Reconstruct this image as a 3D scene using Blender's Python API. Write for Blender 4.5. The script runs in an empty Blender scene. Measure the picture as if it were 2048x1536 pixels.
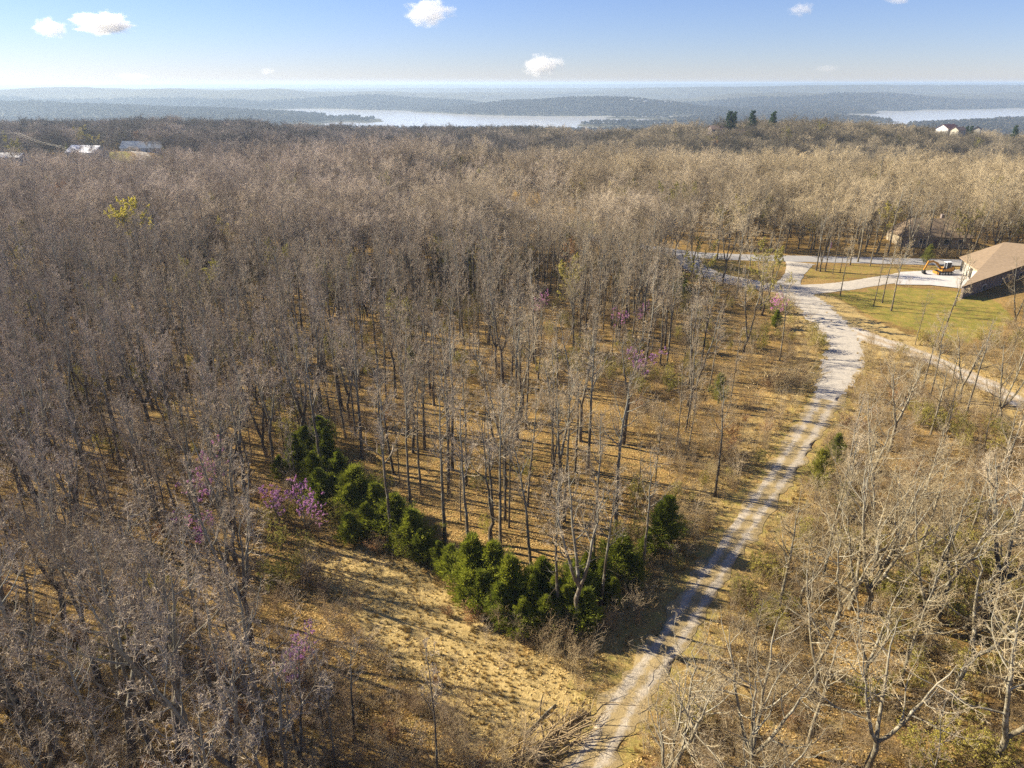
import bpy, math, random
import numpy as np
from mathutils import Vector, Matrix, Euler

R = math.radians
scene = bpy.context.scene
COL = scene.collection

# ------------------------------------------------------------------ camera
CAM_H = 42.0
PITCH = 23.8
cam_d = bpy.data.cameras.new("camera")
cam = bpy.data.objects.new("camera", cam_d)
COL.objects.link(cam)
cam.location = (0, 0, CAM_H)
cam.rotation_euler = (R(90 - PITCH), 0, 0)
cam_d.sensor_width = 36.0
cam_d.lens = 36.0 * 1365.0 / 2048.0
cam_d.clip_start = 0.5
cam_d.clip_end = 60000
scene.camera = cam

# ------------------------------------------------------------------ light
SUN_EL, SUN_AZ = 31.0, -71.0          # azimuth from +Y, clockwise seen from above
world = bpy.data.worlds.new("World")
scene.world = world
world.use_nodes = True
wn = world.node_tree.nodes
wl = world.node_tree.links
bgn = wn["Background"]
sky = wn.new("ShaderNodeTexSky")
sky.sky_type = 'NISHITA'
sky.sun_disc = False
sky.sun_elevation = R(SUN_EL)
sky.sun_rotation = R(SUN_AZ)
sky.altitude = 300
sky.air_density = 1.0
sky.dust_density = 0.0
sky.ozone_density = 3.0
tint = wn.new("ShaderNodeMix"); tint.data_type = 'RGBA'; tint.blend_type = 'MULTIPLY'; tint.inputs[0].default_value = 1.0
tint.inputs[7].default_value = (.74, .78, 1.10, 1)
wl.new(sky.outputs[0], tint.inputs[6])
wl.new(tint.outputs[2], bgn.inputs[0])
bgn.inputs[1].default_value = 0.052
sl = bpy.data.lights.new("sun", 'SUN')
sl.energy = 5.0
sl.angle = R(0.5)
sl.color = (1.0, 0.89, 0.70)
so = bpy.data.objects.new("sun", sl)
COL.objects.link(so)
sdir = Vector((math.sin(R(SUN_AZ)) * math.cos(R(SUN_EL)), math.cos(R(SUN_AZ)) * math.cos(R(SUN_EL)), math.sin(R(SUN_EL))))
so.rotation_euler = (-sdir).to_track_quat('-Z', 'Y').to_euler()
so.location = (0, 0, 200)
scene.view_settings.view_transform = 'Standard'
scene.view_settings.look = 'None'
scene.view_settings.exposure = 1.33
scene.view_settings.gamma = 1.0
cy = scene.cycles
cy.max_bounces = 8
cy.diffuse_bounces = 2
cy.glossy_bounces = 2
cy.transmission_bounces = 2
cy.transparent_max_bounces = 4
cy.volume_bounces = 6
cy.caustics_reflective = False
cy.caustics_refractive = False
cy.use_denoising = False
cy.denoising_prefilter = 'NONE'
cy.use_adaptive_sampling = True
cy.adaptive_threshold = 0.004

# ------------------------------------------------------------------ helpers
F = 1365.0
SP, CP = math.sin(R(PITCH)), math.cos(R(PITCH))

def at(px, py, z=0.0):
    """ground point seen at a photograph pixel, for a surface at height z"""
    u = (px - 1024) / F
    v = (768 - py) / F
    dz = -SP + v * CP
    dy = CP + v * SP
    t = (z - CAM_H) / dz
    return (u * t, dy * t)

def to_px(x, y, z):
    zc = y * CP - (z - CAM_H) * SP
    yc = y * SP + (z - CAM_H) * CP
    return 1024 + F * x / zc, 768 - F * yc / zc, zc

def hash2(ix, iy, s):
    h = (ix * 374761393 + iy * 668265263 + s * 1442695041) & 0xffffffff
    h = ((h ^ (h >> 13)) * 1274126177) & 0xffffffff
    return ((h ^ (h >> 16)) & 0xffff) / 65535.0

def vnoise(x, y, s=0):
    x = np.asarray(x, float); y = np.asarray(y, float)
    ix = np.floor(x).astype(np.int64); iy = np.floor(y).astype(np.int64)
    fx = x - ix; fy = y - iy
    fx = fx * fx * (3 - 2 * fx); fy = fy * fy * (3 - 2 * fy)
    a = hash2(ix, iy, s); b = hash2(ix + 1, iy, s); c = hash2(ix, iy + 1, s); d = hash2(ix + 1, iy + 1, s)
    return (a * (1 - fx) + b * fx) * (1 - fy) + (c * (1 - fx) + d * fx) * fy

def fbm(x, y, s=0, o=4):
    v = 0; a = .5; t = 0
    for i in range(o):
        v = v + a * vnoise(np.asarray(x) * 2 ** i, np.asarray(y) * 2 ** i, s + i); t += a; a *= .5
    return v / t

def sst(a, b, x):
    t = np.clip((np.asarray(x, float) - a) / (b - a), 0, 1)
    return t * t * (3 - 2 * t)

def poly_dist(x, y, pts):
    """distance to a polyline and the parameter along it (in segments)"""
    x = np.asarray(x, float); y = np.asarray(y, float)
    best = np.full(x.shape, 1e9); bt = np.zeros(x.shape)
    for i in range(len(pts) - 1):
        ax, ay = pts[i][:2]; bx, by = pts[i + 1][:2]
        dx, dy = bx - ax, by - ay
        t = np.clip(((x - ax) * dx + (y - ay) * dy) / (dx * dx + dy * dy + 1e-9), 0, 1)
        d = np.hypot(x - ax - t * dx, y - ay - t * dy)
        m = d < best
        best = np.where(m, d, best); bt = np.where(m, i + t, bt)
    return best, bt

def inside(x, y, poly):
    x = np.asarray(x, float); y = np.asarray(y, float)
    r = np.zeros(x.shape, bool)
    n = len(poly)
    for i in range(n):
        x1, y1 = poly[i]; x2, y2 = poly[(i + 1) % n]
        c = ((y1 > y) != (y2 > y)) & (x < (x2 - x1) * (y - y1) / (y2 - y1 + 1e-12) + x1)
        r ^= c
    return r

def PX(l): return [at(*p) for p in l]

# ------------------------------------------------------------------ terrain
WATER_Z = -96.0
def hill(px, D, z): return ((px - 1024) / 1488.0 * D, D * 1.0, z)
RIDGES = [
    ([hill(1300, 3150, -90), hill(1420, 3000, -88), hill(1640, 3050, -88)], 450),
    ([hill(1240, 2600, -91), hill(1640, 2600, -89)], 330),
    ([hill(1320, 3450, -89), hill(1640, 3450, -88)], 420),
    ([hill(1440, 3750, -88), hill(1640, 3850, -87)], 520),
    ([hill(-900, 5600, -10), hill(-400, 5600, -2), hill(0, 5600, -8), hill(150, 5500, 12), hill(240, 5500, 0), hill(340, 5500, 5),
      hill(440, 5500, -8), hill(540, 5600, 0), hill(640, 5700, -24), hill(760, 5900, -22), hill(900, 6100, -30)], 1500),
    ([hill(620, 4900, -45), hill(760, 4800, -38), hill(860, 4500, -62), hill(915, 4300, -84)], 620),
    ([hill(-300, 3700, -45), hill(0, 3400, -50), hill(160, 3300, -58), hill(330, 3150, -62), hill(500, 3000, -74), hill(605, 2950, -90)], 640),
    ([hill(955, 4100, -84), hill(1050, 3950, -52), hill(1150, 3850, -38), hill(1250, 3800, -40), hill(1330, 3750, -56), hill(1420, 3700, -80)], 620),
    ([hill(1360, 5200, -60), hill(1480, 5200, -24), hill(1600, 5100, -20), hill(1720, 4750, -24), hill(1800, 5000, -36), hill(1900, 5200, -26),
      hill(2048, 5300, -18), hill(2500, 5500, -10)], 980),
    ([hill(1700, 4300, -62), hill(1745, 4250, -50), hill(1790, 4450, -40)], 430),
    ([hill(1120, 7200, -30), hill(1400, 7200, 8), hill(1700, 7200, 22), hill(2048, 7200, 26), hill(2600, 7200, 30)], 1900),
    ([hill(-900, 9000, -20), hill(300, 9000, -22), hill(700, 9000, -18), hill(1000, 8800, -12), hill(1300, 9000, -10), hill(2600, 9000, 10)], 1900),
    ([hill(1790, 1850, -92), hill(1880, 2150, -84), hill(1960, 2500, -86), hill(2080, 2900, -86), hill(2500, 3000, -84)], 280),
]

def terrain(x, y):
    x = np.asarray(x, float); y = np.asarray(y, float)
    r = np.hypot(x, y)
    ang = x / np.maximum(np.abs(y), 30.0)
    # the plateau the camera hovers over
    z = (fbm(x / 90 + 7, y / 90 + 3, 11, 2) - .5) * 3.0 * sst(205, 330, r)
    z = z + (fbm(x / 40, y / 40, 5, 2) - .5) * 0.9 * sst(8, 40, -x) * sst(20, 60, r)
    z = z - 3.2 * np.exp(-(((x - 128) / 11) ** 2 + ((y - 121) / 9) ** 2))
    # shallow valley beyond the near wood, then a wooded rise
    side = sst(-0.10, 0.30, ang)
    z = z - side * 17 * sst(270, 360, y) * (1 - sst(420, 545, y))
    z = z - sst(-.40, -.05, ang) * (1 - side) * 11 * sst(340, 420, y) * (1 - sst(470, 560, y)) - 3.5 * sst(400, 500, y) * sst(-.35, -.1, ang)
    z = z - 9.0 * sst(330, 600, y) * (.55 + .45 * side) - 7 * sst(.55, .75, ang) * sst(380, 520, y)
    z = z - 16 * np.exp(-(((x + 255) / 120) ** 2 + ((y - 362) / 62) ** 2))
    z = z + 5 * np.exp(-(((x + 262) / 42) ** 2 + ((y - 464) / 30) ** 2))
    z = z - 5 * sst(-.40, -.28, ang) * (1 - sst(.10, .22, ang)) * sst(420, 520, y)
    z = z + 10 * np.exp(-(((x - 225) / 85) ** 2 + ((y - 560) / 75) ** 2))
    n1 = fbm(x / 260 + 3, y / 260, 21, 4) - .5
    z = z + n1 * 6 * sst(250, 700, y)
    drop = sst(610, 1350, y)
    z = z * (1 - drop) + (-90 + n1 * 8) * drop
    # lake bed and far shores
    shore = 2480 + 500 * (fbm(x / 900, y * 0, 3, 3) - .5)
    shore = shore + 1500 * sst(.30, .40, -x / np.maximum(y, 1)) + 600 * sst(.65, .72, x / np.maximum(y, 1))
    bed = sst(shore - 130, shore + 130, y)
    z = z * (1 - bed) + (-108) * bed
    far = sst(5600, 6800, y)
    z = np.where(y > 4000, z * (1 - far) + (-62) * far, z)
    big = fbm(x / 700, y / 700, 31, 5) - .5
    sm = fbm(x / 160, y / 160, 41, 4) - .5
    for pts, w in RIDGES:
        zz = [p[2] for p in pts]
        m = (y > pts[0][1] - w * 2.5)
        if not np.any(m): continue
        d, t = poly_dist(x, y, pts)
        i = np.clip(t.astype(int), 0, len(zz) - 2)
        f = t - i
        f = f * f * (3 - 2 * f)
        za = np.array(zz)
        top = za[i] * (1 - f) + za[i + 1] * f
        prof = np.clip(1 - d / (w * (1 + big * .7)), 0, 1)
        prof = prof ** 0.75
        prof = prof * prof * (3 - 2 * prof)
        h = -108 + (top + 108) * prof + prof * (big * 34 * (1 - prof * .55) + sm * 13)
        z = np.maximum(z, np.where(d < w * 1.4, h, -1e3))
    fr = sst(11000, 15500, y)
    px = 1024 + 1488 * x / np.maximum(y, 1)
    z = z + fr * (66 + (big * 26) + 46 * sst(900, 2000, px))
    z = np.minimum(z, 43 + big * 8)
    return z

def zt(x, y): return float(terrain(np.array([x]), np.array([y]))[0])

# ------------------------------------------------------------------ layout (photo pixels unprojected on the plateau)
LANE = PX([(1130, 1600), (1195, 1500), (1255, 1400), (1335, 1290), (1412, 1170), (1497, 1040), (1560, 950), (1612, 870), (1652, 800), (1682, 730), (1690, 690), (1655, 640), (1610, 600), (1575, 580)])
DRIVE_W = PX([(1575, 580), (1500, 568), (1430, 552), (1390, 534), (1368, 514), (1366, 505)])
DRIVE_E = PX([(1575, 582), (1640, 577), (1700, 571), (1770, 560), (1830, 553)])
SPUR = PX([(1572, 578), (1584, 555), (1594, 538), (1600, 526)])
TRACK = PX([(1600, 598), (1640, 632), (1680, 655), (1735, 674), (1800, 696), (1870, 722), (1950, 760), (2060, 815)])
ROAD = PX([(2140, 535), (1960, 527), (1700, 520), (1560, 517), (1440, 513), (1360, 506), (1240, 487), (1140, 462), (1060, 431), (1000, 402), (950, 385), (880, 370)])
PAD = PX([(1800, 545), (1880, 541), (1925, 540), (1942, 556), (1925, 578), (1860, 571), (1790, 570)])
LAWN = PX([(1625, 592), (1700, 580), (1790, 574), (1920, 582), (1990, 600), (2040, 640), (1930, 690), (1840, 686), (1750, 668), (1680, 640)])
LAWN_N = PX([(1600, 560), (1612, 535), (1700, 528), (1960, 535), (1935, 545), (1800, 548), (1700, 562)])
ISLAND = PX([(1395, 530), (1420, 518), (1570, 522), (1575, 540), (1540, 562), (1470, 558), (1420, 545)])
CLEAR = PX([(600, 1085), (700, 1090), (830, 1130), (930, 1210), (1040, 1290), (1150, 1360), (1180, 1440), (1140, 1480), (1000, 1500), (900, 1440), (800, 1350), (700, 1230), (620, 1150)])
THIN = PX([(1340, 1130), (1290, 1000), (1350, 880), (1480, 700), (1660, 680), (1640, 790), (1560, 900), (1420, 1110)])
YELLOW = [PX([(1125, 475), (1130, 440), (1190, 440), (1215, 480), (1170, 476)]), PX([(1010, 455), (990, 432), (1040, 425), (1060, 450)]), PX([(895, 402), (880, 378), (960, 374), (950, 400)])]
LEFT_ROAD = PX([(150, 296), (200, 298), (250, 299), (285, 308), (292, 322), (290, 345), (289, 370), (287, 395)])
LEFT_LAWN = PX([(195, 316), (215, 306), (255, 306), (285, 318), (250, 326), (205, 326)])
HOUSE_KEEP = [(106, 152, 20), (131, 165, 14), (112, 196, 11), (-36, 234, 9), (-262, 457, 17), (-258, 500, 20), (-284, 402, 16), (-122, 262, 7)]

# ------------------------------------------------------------------ materials
def mat(name, rough=0.9, spec=0.2):
    m = bpy.data.materials.new(name); m.use_nodes = True
    nt = m.node_tree; b = nt.nodes["Principled BSDF"]
    b.inputs["Roughness"].default_value = rough
    b.inputs["Specular IOR Level"].default_value = spec
    return m, nt, b

def N(nt, t, **kw):
    n = nt.nodes.new(t)
    for k, v in kw.items(): setattr(n, k, v)
    return n

def ramp(nt, fac, stops):
    n = N(nt, "ShaderNodeValToRGB")
    e = n.color_ramp.elements
    while len(e) < len(stops): e.new(.5)
    for i, (p, c) in enumerate(stops):
        e[i].position = p; e[i].color = (*c, 1)
    nt.links.new(fac, n.inputs[0])
    return n.outputs[0]

def mixc(nt, fac, a, b, mode='MIX'):
    n = N(nt, "ShaderNodeMix", data_type='RGBA', blend_type=mode)
    for s, v in ((0, fac), (6, a), (7, b)):
        if isinstance(v, (int, float)): n.inputs[s].default_value = v
        elif isinstance(v, tuple): n.inputs[s].default_value = (*v, 1)
        else: nt.links.new(v, n.inputs[s])
    return n.outputs[2]

def noise(nt, scale, detail=3, coord='Object', rough=.55, dist=0):
    tc = N(nt, "ShaderNodeTexCoord")
    n = N(nt, "ShaderNodeTexNoise")
    n.inputs["Scale"].default_value = scale; n.inputs["Detail"].default_value = detail
    n.inputs["Roughness"].default_value = rough; n.inputs["Distortion"].default_value = dist
    nt.links.new(tc.outputs[coord], n.inputs["Vector"])
    return n.outputs[0]

def mathn(nt, op, a, b=0.0, clamp=False):
    n = N(nt, "ShaderNodeMath", operation=op, use_clamp=clamp)
    for s, v in ((0, a), (1, b)):
        if isinstance(v, (int, float)): n.inputs[s].default_value = v
        else: nt.links.new(v, n.inputs[s])
    return n.outputs[0]

def bump(nt, b, h, strength=.5, dist=.1):
    n = N(nt, "ShaderNodeBump"); n.inputs["Strength"].default_value = strength; n.inputs["Distance"].default_value = dist
    nt.links.new(h, n.inputs["Height"]); nt.links.new(n.outputs[0], b.inputs["Normal"])

def simple(name, col, rough=.7, var=.15, scale=3.0, spec=.3, metal=0):
    m, nt, b = mat(name, rough, spec)
    d = tuple(c * (1 - var) for c in col); l = tuple(min(1, c * (1 + var)) for c in col)
    nt.links.new(ramp(nt, noise(nt, scale, 4), [(.3, d), (.7, l)]), b.inputs["Base Color"])
    b.inputs["Metallic"].default_value = metal
    return m

def wood_mat(name, a, b_, c, lichen=None, tint=True):
    """bark or twig colour: differs from tree to tree and drifts over the wood"""
    m, nt, b = mat(name, .85, .15)
    oi = N(nt, "ShaderNodeObjectInfo")
    base = ramp(nt, oi.outputs["Random"], [(0, a), (.5, b_), (1, c)])
    if tint:
        nn = N(nt, "ShaderNodeTexNoise"); nn.inputs["Scale"].default_value = .022; nn.inputs["Detail"].default_value = 2
        nt.links.new(oi.outputs["Location"], nn.inputs["Vector"])
        sx = N(nt, "ShaderNodeSeparateXYZ"); nt.links.new(oi.outputs["Location"], sx.inputs[0])
        g = mathn(nt, 'MULTIPLY', sx.outputs[0], 0.0035)
        f = mathn(nt, 'ADD', g, nn.outputs[0])
        tn = ramp(nt, f, [(.25, (.97, .94, 1.0)), (.5, (1.0, .97, .92)), (.85, (1.07, 1.02, .84))])
        base = mixc(nt, 1.0, base, tn, 'MULTIPLY')
    if lichen:
        base = mixc(nt, ramp(nt, noise(nt, 1.3, 5, rough=.7), [(.5, (0, 0, 0)), (.62, (1, 1, 1))]), base, lichen)
        tc = N(nt, "ShaderNodeTexCoord"); sz = N(nt, "ShaderNodeSeparateXYZ"); nt.links.new(tc.outputs["Object"], sz.inputs[0])
        up_ = ramp(nt, mathn(nt, 'DIVIDE', sz.outputs[2], 16.0, True), [(.42, (0, 0, 0)), (.85, (.85, .85, .85))])
        base = mixc(nt, up_, base, lichen)
        bump(nt, b, noise(nt, 14, 4), .6, .03)
    nt.links.new(base, b.inputs["Base Color"])
    return m

M = {}
M['bark'] = wood_mat('bark', (.06, .048, .034), (.10, .08, .058), (.15, .125, .09), (.26, .25, .20))
M['pale_bark'] = wood_mat('pale_bark', (.14, .12, .08), (.19, .165, .115), (.25, .22, .16), (.40, .37, .28))
M['twig'] = wood_mat('twig', (.26, .21, .145), (.38, .315, .225), (.54, .46, .345))
M['far_twig'] = wood_mat('far_twig', (.25, .205, .15), (.42, .355, .26), (.62, .53, .40))
M['rise_twig'] = wood_mat('rise_twig', (.09, .082, .068), (.20, .175, .14), (.44, .38, .30))  # darker twigs: the shade on the far rise is put into the colour
M['far_crown'] = wood_mat('far_crown', (.045, .045, .034), (.085, .078, .054), (.15, .125, .085), tint=False)
M['pale_twig'] = wood_mat('pale_twig', (.26, .21, .13), (.35, .29, .185), (.44, .375, .255))

def leaf_mat(name, a, b_, c, scale=.9, trans=.25):
    m, nt, b = mat(name, .7, .2)
    col = ramp(nt, noise(nt, scale, 5, rough=.7), [(.3, a), (.5, b_), (.7, c)])
    oi = N(nt, "ShaderNodeObjectInfo")
    v = ramp(nt, oi.outputs["Random"], [(0, (.75, .8, .8)), (1, (1.15, 1.1, 1.0))])
    col = mixc(nt, 1.0, col, v, 'MULTIPLY')
    nt.links.new(col, b.inputs["Base Color"])
    tr = N(nt, "ShaderNodeBsdfTranslucent"); nt.links.new(col, tr.inputs[0])
    mx = N(nt, "ShaderNodeMixShader"); mx.inputs[0].default_value = trans
    nt.links.new(b.outputs[0], mx.inputs[1]); nt.links.new(tr.outputs[0], mx.inputs[2])
    nt.links.new(mx.outputs[0], nt.nodes["Material Output"].inputs[0])
    return m
M['cedar'] = leaf_mat('cedar_needles', (.075, .10, .013), (.22, .25, .026), (.45, .46, .06), 1.6, .45)
M['grey_cedar'] = leaf_mat('grey_cedar_needles', (.16, .17, .03), (.27, .27, .05), (.40, .37, .09), 1.6, .4)
M['pine'] = leaf_mat('pine_needles', (.018, .045, .018), (.035, .075, .022), (.06, .11, .03))
M['blossom'] = leaf_mat('redbud_blossom', (.62, .24, .56), (.74, .36, .68), (.82, .55, .78), 2.0, .35)
M['yellow_leaf'] = leaf_mat('yellow_leaf', (.50, .46, .06), (.66, .60, .09), (.78, .70, .16), 2.0, .4)
M['orange_leaf'] = leaf_mat('orange_leaf', (.36, .19, .08), (.44, .25, .12), (.50, .32, .17), 2.0, .3)
M['bud_leaf'] = leaf_mat('bud_leaf', (.30, .28, .05), (.38, .34, .07), (.46, .40, .12), 2.0, .4)
M['dry_grass'] = leaf_mat('dry_grass_blades', (.36, .25, .09), (.50, .37, .15), (.66, .51, .24), .3, .35)
M['brown_shrub'] = wood_mat('shrub_stems', (.24, .17, .10), (.33, .25, .15), (.42, .34, .20))
M['leaf'] = leaf_mat('fallen_leaf', (.34, .20, .07), (.62, .43, .17), (.84, .67, .35), 5.0, .15)

def ground_mat():
    m, nt, b = mat('ground', .95, .1)
    at_ = N(nt, "ShaderNodeVertexColor", layer_name="cover")
    sp = N(nt, "ShaderNodeSeparateColor"); nt.links.new(at_.outputs[0], sp.inputs[0])
    n1 = noise(nt, .06, 4); n2 = noise(nt, 1.1, 5, rough=.75); n3 = noise(nt, 5.5, 3, rough=.8)
    litter = ramp(nt, n3, [(.34, (.06, .036, .014)), (.46, (.23, .145, .050)), (.56, (.44, .295, .105)), (.70, (.72, .54, .25))])
    patch = ramp(nt, n1, [(.35, (.55, .50, .42)), (.6, (1.05, 1.0, .95))])
    litter = mixc(nt, 1.0, litter, patch, 'MULTIPLY')
    green = mixc(nt, ramp(nt, n2, [(.48, (0, 0, 0)), (.66, (1, 1, 1))]), litter, (.13, .12, .035))
    litter = mixc(nt, .6, litter, green)
    grass = ramp(nt, noise(nt, .32, 6, rough=.8), [(.30, (.11, .13, .02)), (.5, (.24, .21, .04)), (.62, (.36, .26, .06)), (.78, (.52, .36, .12))])
    sp_g = ramp(nt, n3, [(.3, (.7, .7, .7)), (.7, (1.2, 1.2, 1.2))])
    grass = mixc(nt, 1.0, grass, sp_g, 'MULTIPLY')
    dry = ramp(nt, noise(nt, 2.4, 6, rough=.85), [(.30, (.20, .14, .05)), (.48, (.40, .29, .115)), (.7, (.60, .46, .21))])
    def thr(ch, lo=.35, hi=.65, sc=.8):
        v = mathn(nt, 'ADD', ch, mathn(nt, 'MULTIPLY', mathn(nt, 'SUBTRACT', noise(nt, sc, 5, rough=.7), .5), 1.1))
        return ramp(nt, v, [(lo, (0, 0, 0)), (hi, (1, 1, 1))])
    c = mixc(nt, thr(sp.outputs[1]), litter, dry)
    c = mixc(nt, thr(sp.outputs[0]), c, grass)
    # far slopes: leafless wood seen from kilometres away
    f1 = noise(nt, .035, 6, rough=.75); f2 = noise(nt, .0035, 4)
    far = ramp(nt, f1, [(.34, (.035, .040, .028)), (.5, (.085, .080, .055)), (.68, (.15, .13, .085))])
    far = mixc(nt, ramp(nt, f2, [(.40, (0, 0, 0)), (.62, (1, 1, 1))]), far, mixc(nt, .5, far, (.13, .12, .055)))
    c = mixc(nt, sp.outputs[2], c, far)
    nt.links.new(c, b.inputs["Base Color"])
    hb = mathn(nt, 'ADD', mathn(nt, 'MULTIPLY', n3, .12), mathn(nt, 'MULTIPLY', n2, .14))
    hf = mathn(nt, 'MULTIPLY', mathn(nt, 'MULTIPLY', f1, 26.0), sp.outputs[2])
    bump(nt, b, mathn(nt, 'ADD', hb, hf), .6, 1.0)
    return m
M['ground'] = ground_mat()

def gravel_mat(name, a, b_, mid, edge_tan=True):
    m, nt, b = mat(name, .95, .15)
    uv = N(nt, "ShaderNodeUVMap", uv_map="UVMap")
    sx = N(nt, "ShaderNodeSeparateXYZ"); nt.links.new(uv.outputs[0], sx.inputs[0])
    g = ramp(nt, noise(nt, 6.0, 6, rough=.85), [(.28, a), (.72, b_)])
    # distance from the two wheel tracks, u in -1..1
    au = mathn(nt, 'ABSOLUTE', sx.outputs[0])
    tr = mathn(nt, 'ABSOLUTE', mathn(nt, 'SUBTRACT', au, .50))
    wob = mathn(nt, 'MULTIPLY', mathn(nt, 'SUBTRACT', noise(nt, .5, 5, rough=.7), .5), 1.3)
    f = ramp(nt, mathn(nt, 'ADD', tr, wob), [(.10, (0, 0, 0)), (.34, (1, 1, 1))])
    c = mixc(nt, f if edge_tan else .12, g, mid)
    c = mixc(nt, 1.0, c, ramp(nt, noise(nt, .9, 5, rough=.8), [(.3, (.72, .72, .72)), (.7, (1.18, 1.16, 1.12))]), 'MULTIPLY')
    nt.links.new(c, b.inputs["Base Color"])
    bump(nt, b, noise(nt, 9, 4), .7, .06)
    return m
M['lane'] = gravel_mat('lane_gravel', (.24, .205, .155), (.60, .525, .41), (.34, .26, .13))
M['gravel'] = gravel_mat('drive_gravel', (.36, .33, .285), (.56, .52, .45), (.40, .32, .22), False)
M['track'] = gravel_mat('track_dirt', (.38, .34, .28), (.62, .57, .49), (.42, .34, .24))
M['asphalt'] = simple('asphalt', (.30, .29, .28), .9, .18, 2.5)
M['concrete'] = simple('concrete', (.50, .48, .45), .85, .12, .9)

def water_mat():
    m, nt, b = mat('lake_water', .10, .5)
    b.inputs["Base Color"].default_value = (.66, .64, .60, 1)  # pale base colour stands in for the sun's sheen on the water
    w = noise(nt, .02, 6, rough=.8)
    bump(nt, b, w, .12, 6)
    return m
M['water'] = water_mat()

M['shingle'] = simple('tan_shingle', (.28, .205, .13), .9, .16, 1.6)
M['tan_siding'] = simple('tan_siding', (.36, .30, .21), .85, .15)
M['umber'] = simple('umber_shingle', (.19, .14, .09), .9, .2, 1.6)  # tan shingle darkened: the shade of the trees is put into its colour
M['stone'] = simple('stone_wall', (.20, .165, .15), .95, .45, 1.1)
M['cream'] = simple('cream_siding', (.46, .42, .33), .8, .08)
M['white'] = simple('white_paint', (.74, .73, .70), .6, .06)
M['door'] = simple('garage_door_paint', (.50, .48, .42), .7, .08)
M['greywall'] = simple('grey_siding', (.42, .44, .46), .8, .1)
M['bluewall'] = simple('pale_blue_siding', (.52, .58, .66), .8, .1)
M['white_roof'] = simple('pale_metal_roof', (.78, .78, .80), .5, .06)
M['slate'] = simple('slate_roof', (.16, .20, .27), .85, .15)
M['brown_roof'] = simple('brown_roof', (.17, .12, .10), .9, .2)
M['red_roof'] = simple('dark_red_roof', (.16, .07, .07), .9, .2)
M['redwall'] = simple('red_siding', (.40, .16, .14), .85, .2)
M['dark'] = simple('dark_opening', (.03, .03, .035), .6, .2)
M['glass'] = simple('window_glass', (.05, .06, .07), .1, .2, spec=.6)
M['orange'] = simple('orange_machine_paint', (.42, .20, .025), .5, .15, 5)
M['black'] = simple('black_rubber', (.03, .03, .03), .8, .2)
M['steel'] = simple('grey_steel', (.33, .33, .34), .45, .15, metal=.6)
M['pole'] = simple('pole_wood', (.26, .20, .13), .9, .2)
M['wire'] = simple('wire', (.55, .50, .36), .6, .1)
M['flag'] = simple('faded_flag', (.62, .32, .36), .9, .2)
M['mast'] = simple('mast_steel', (.35, .35, .38), .6, .1)

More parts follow.
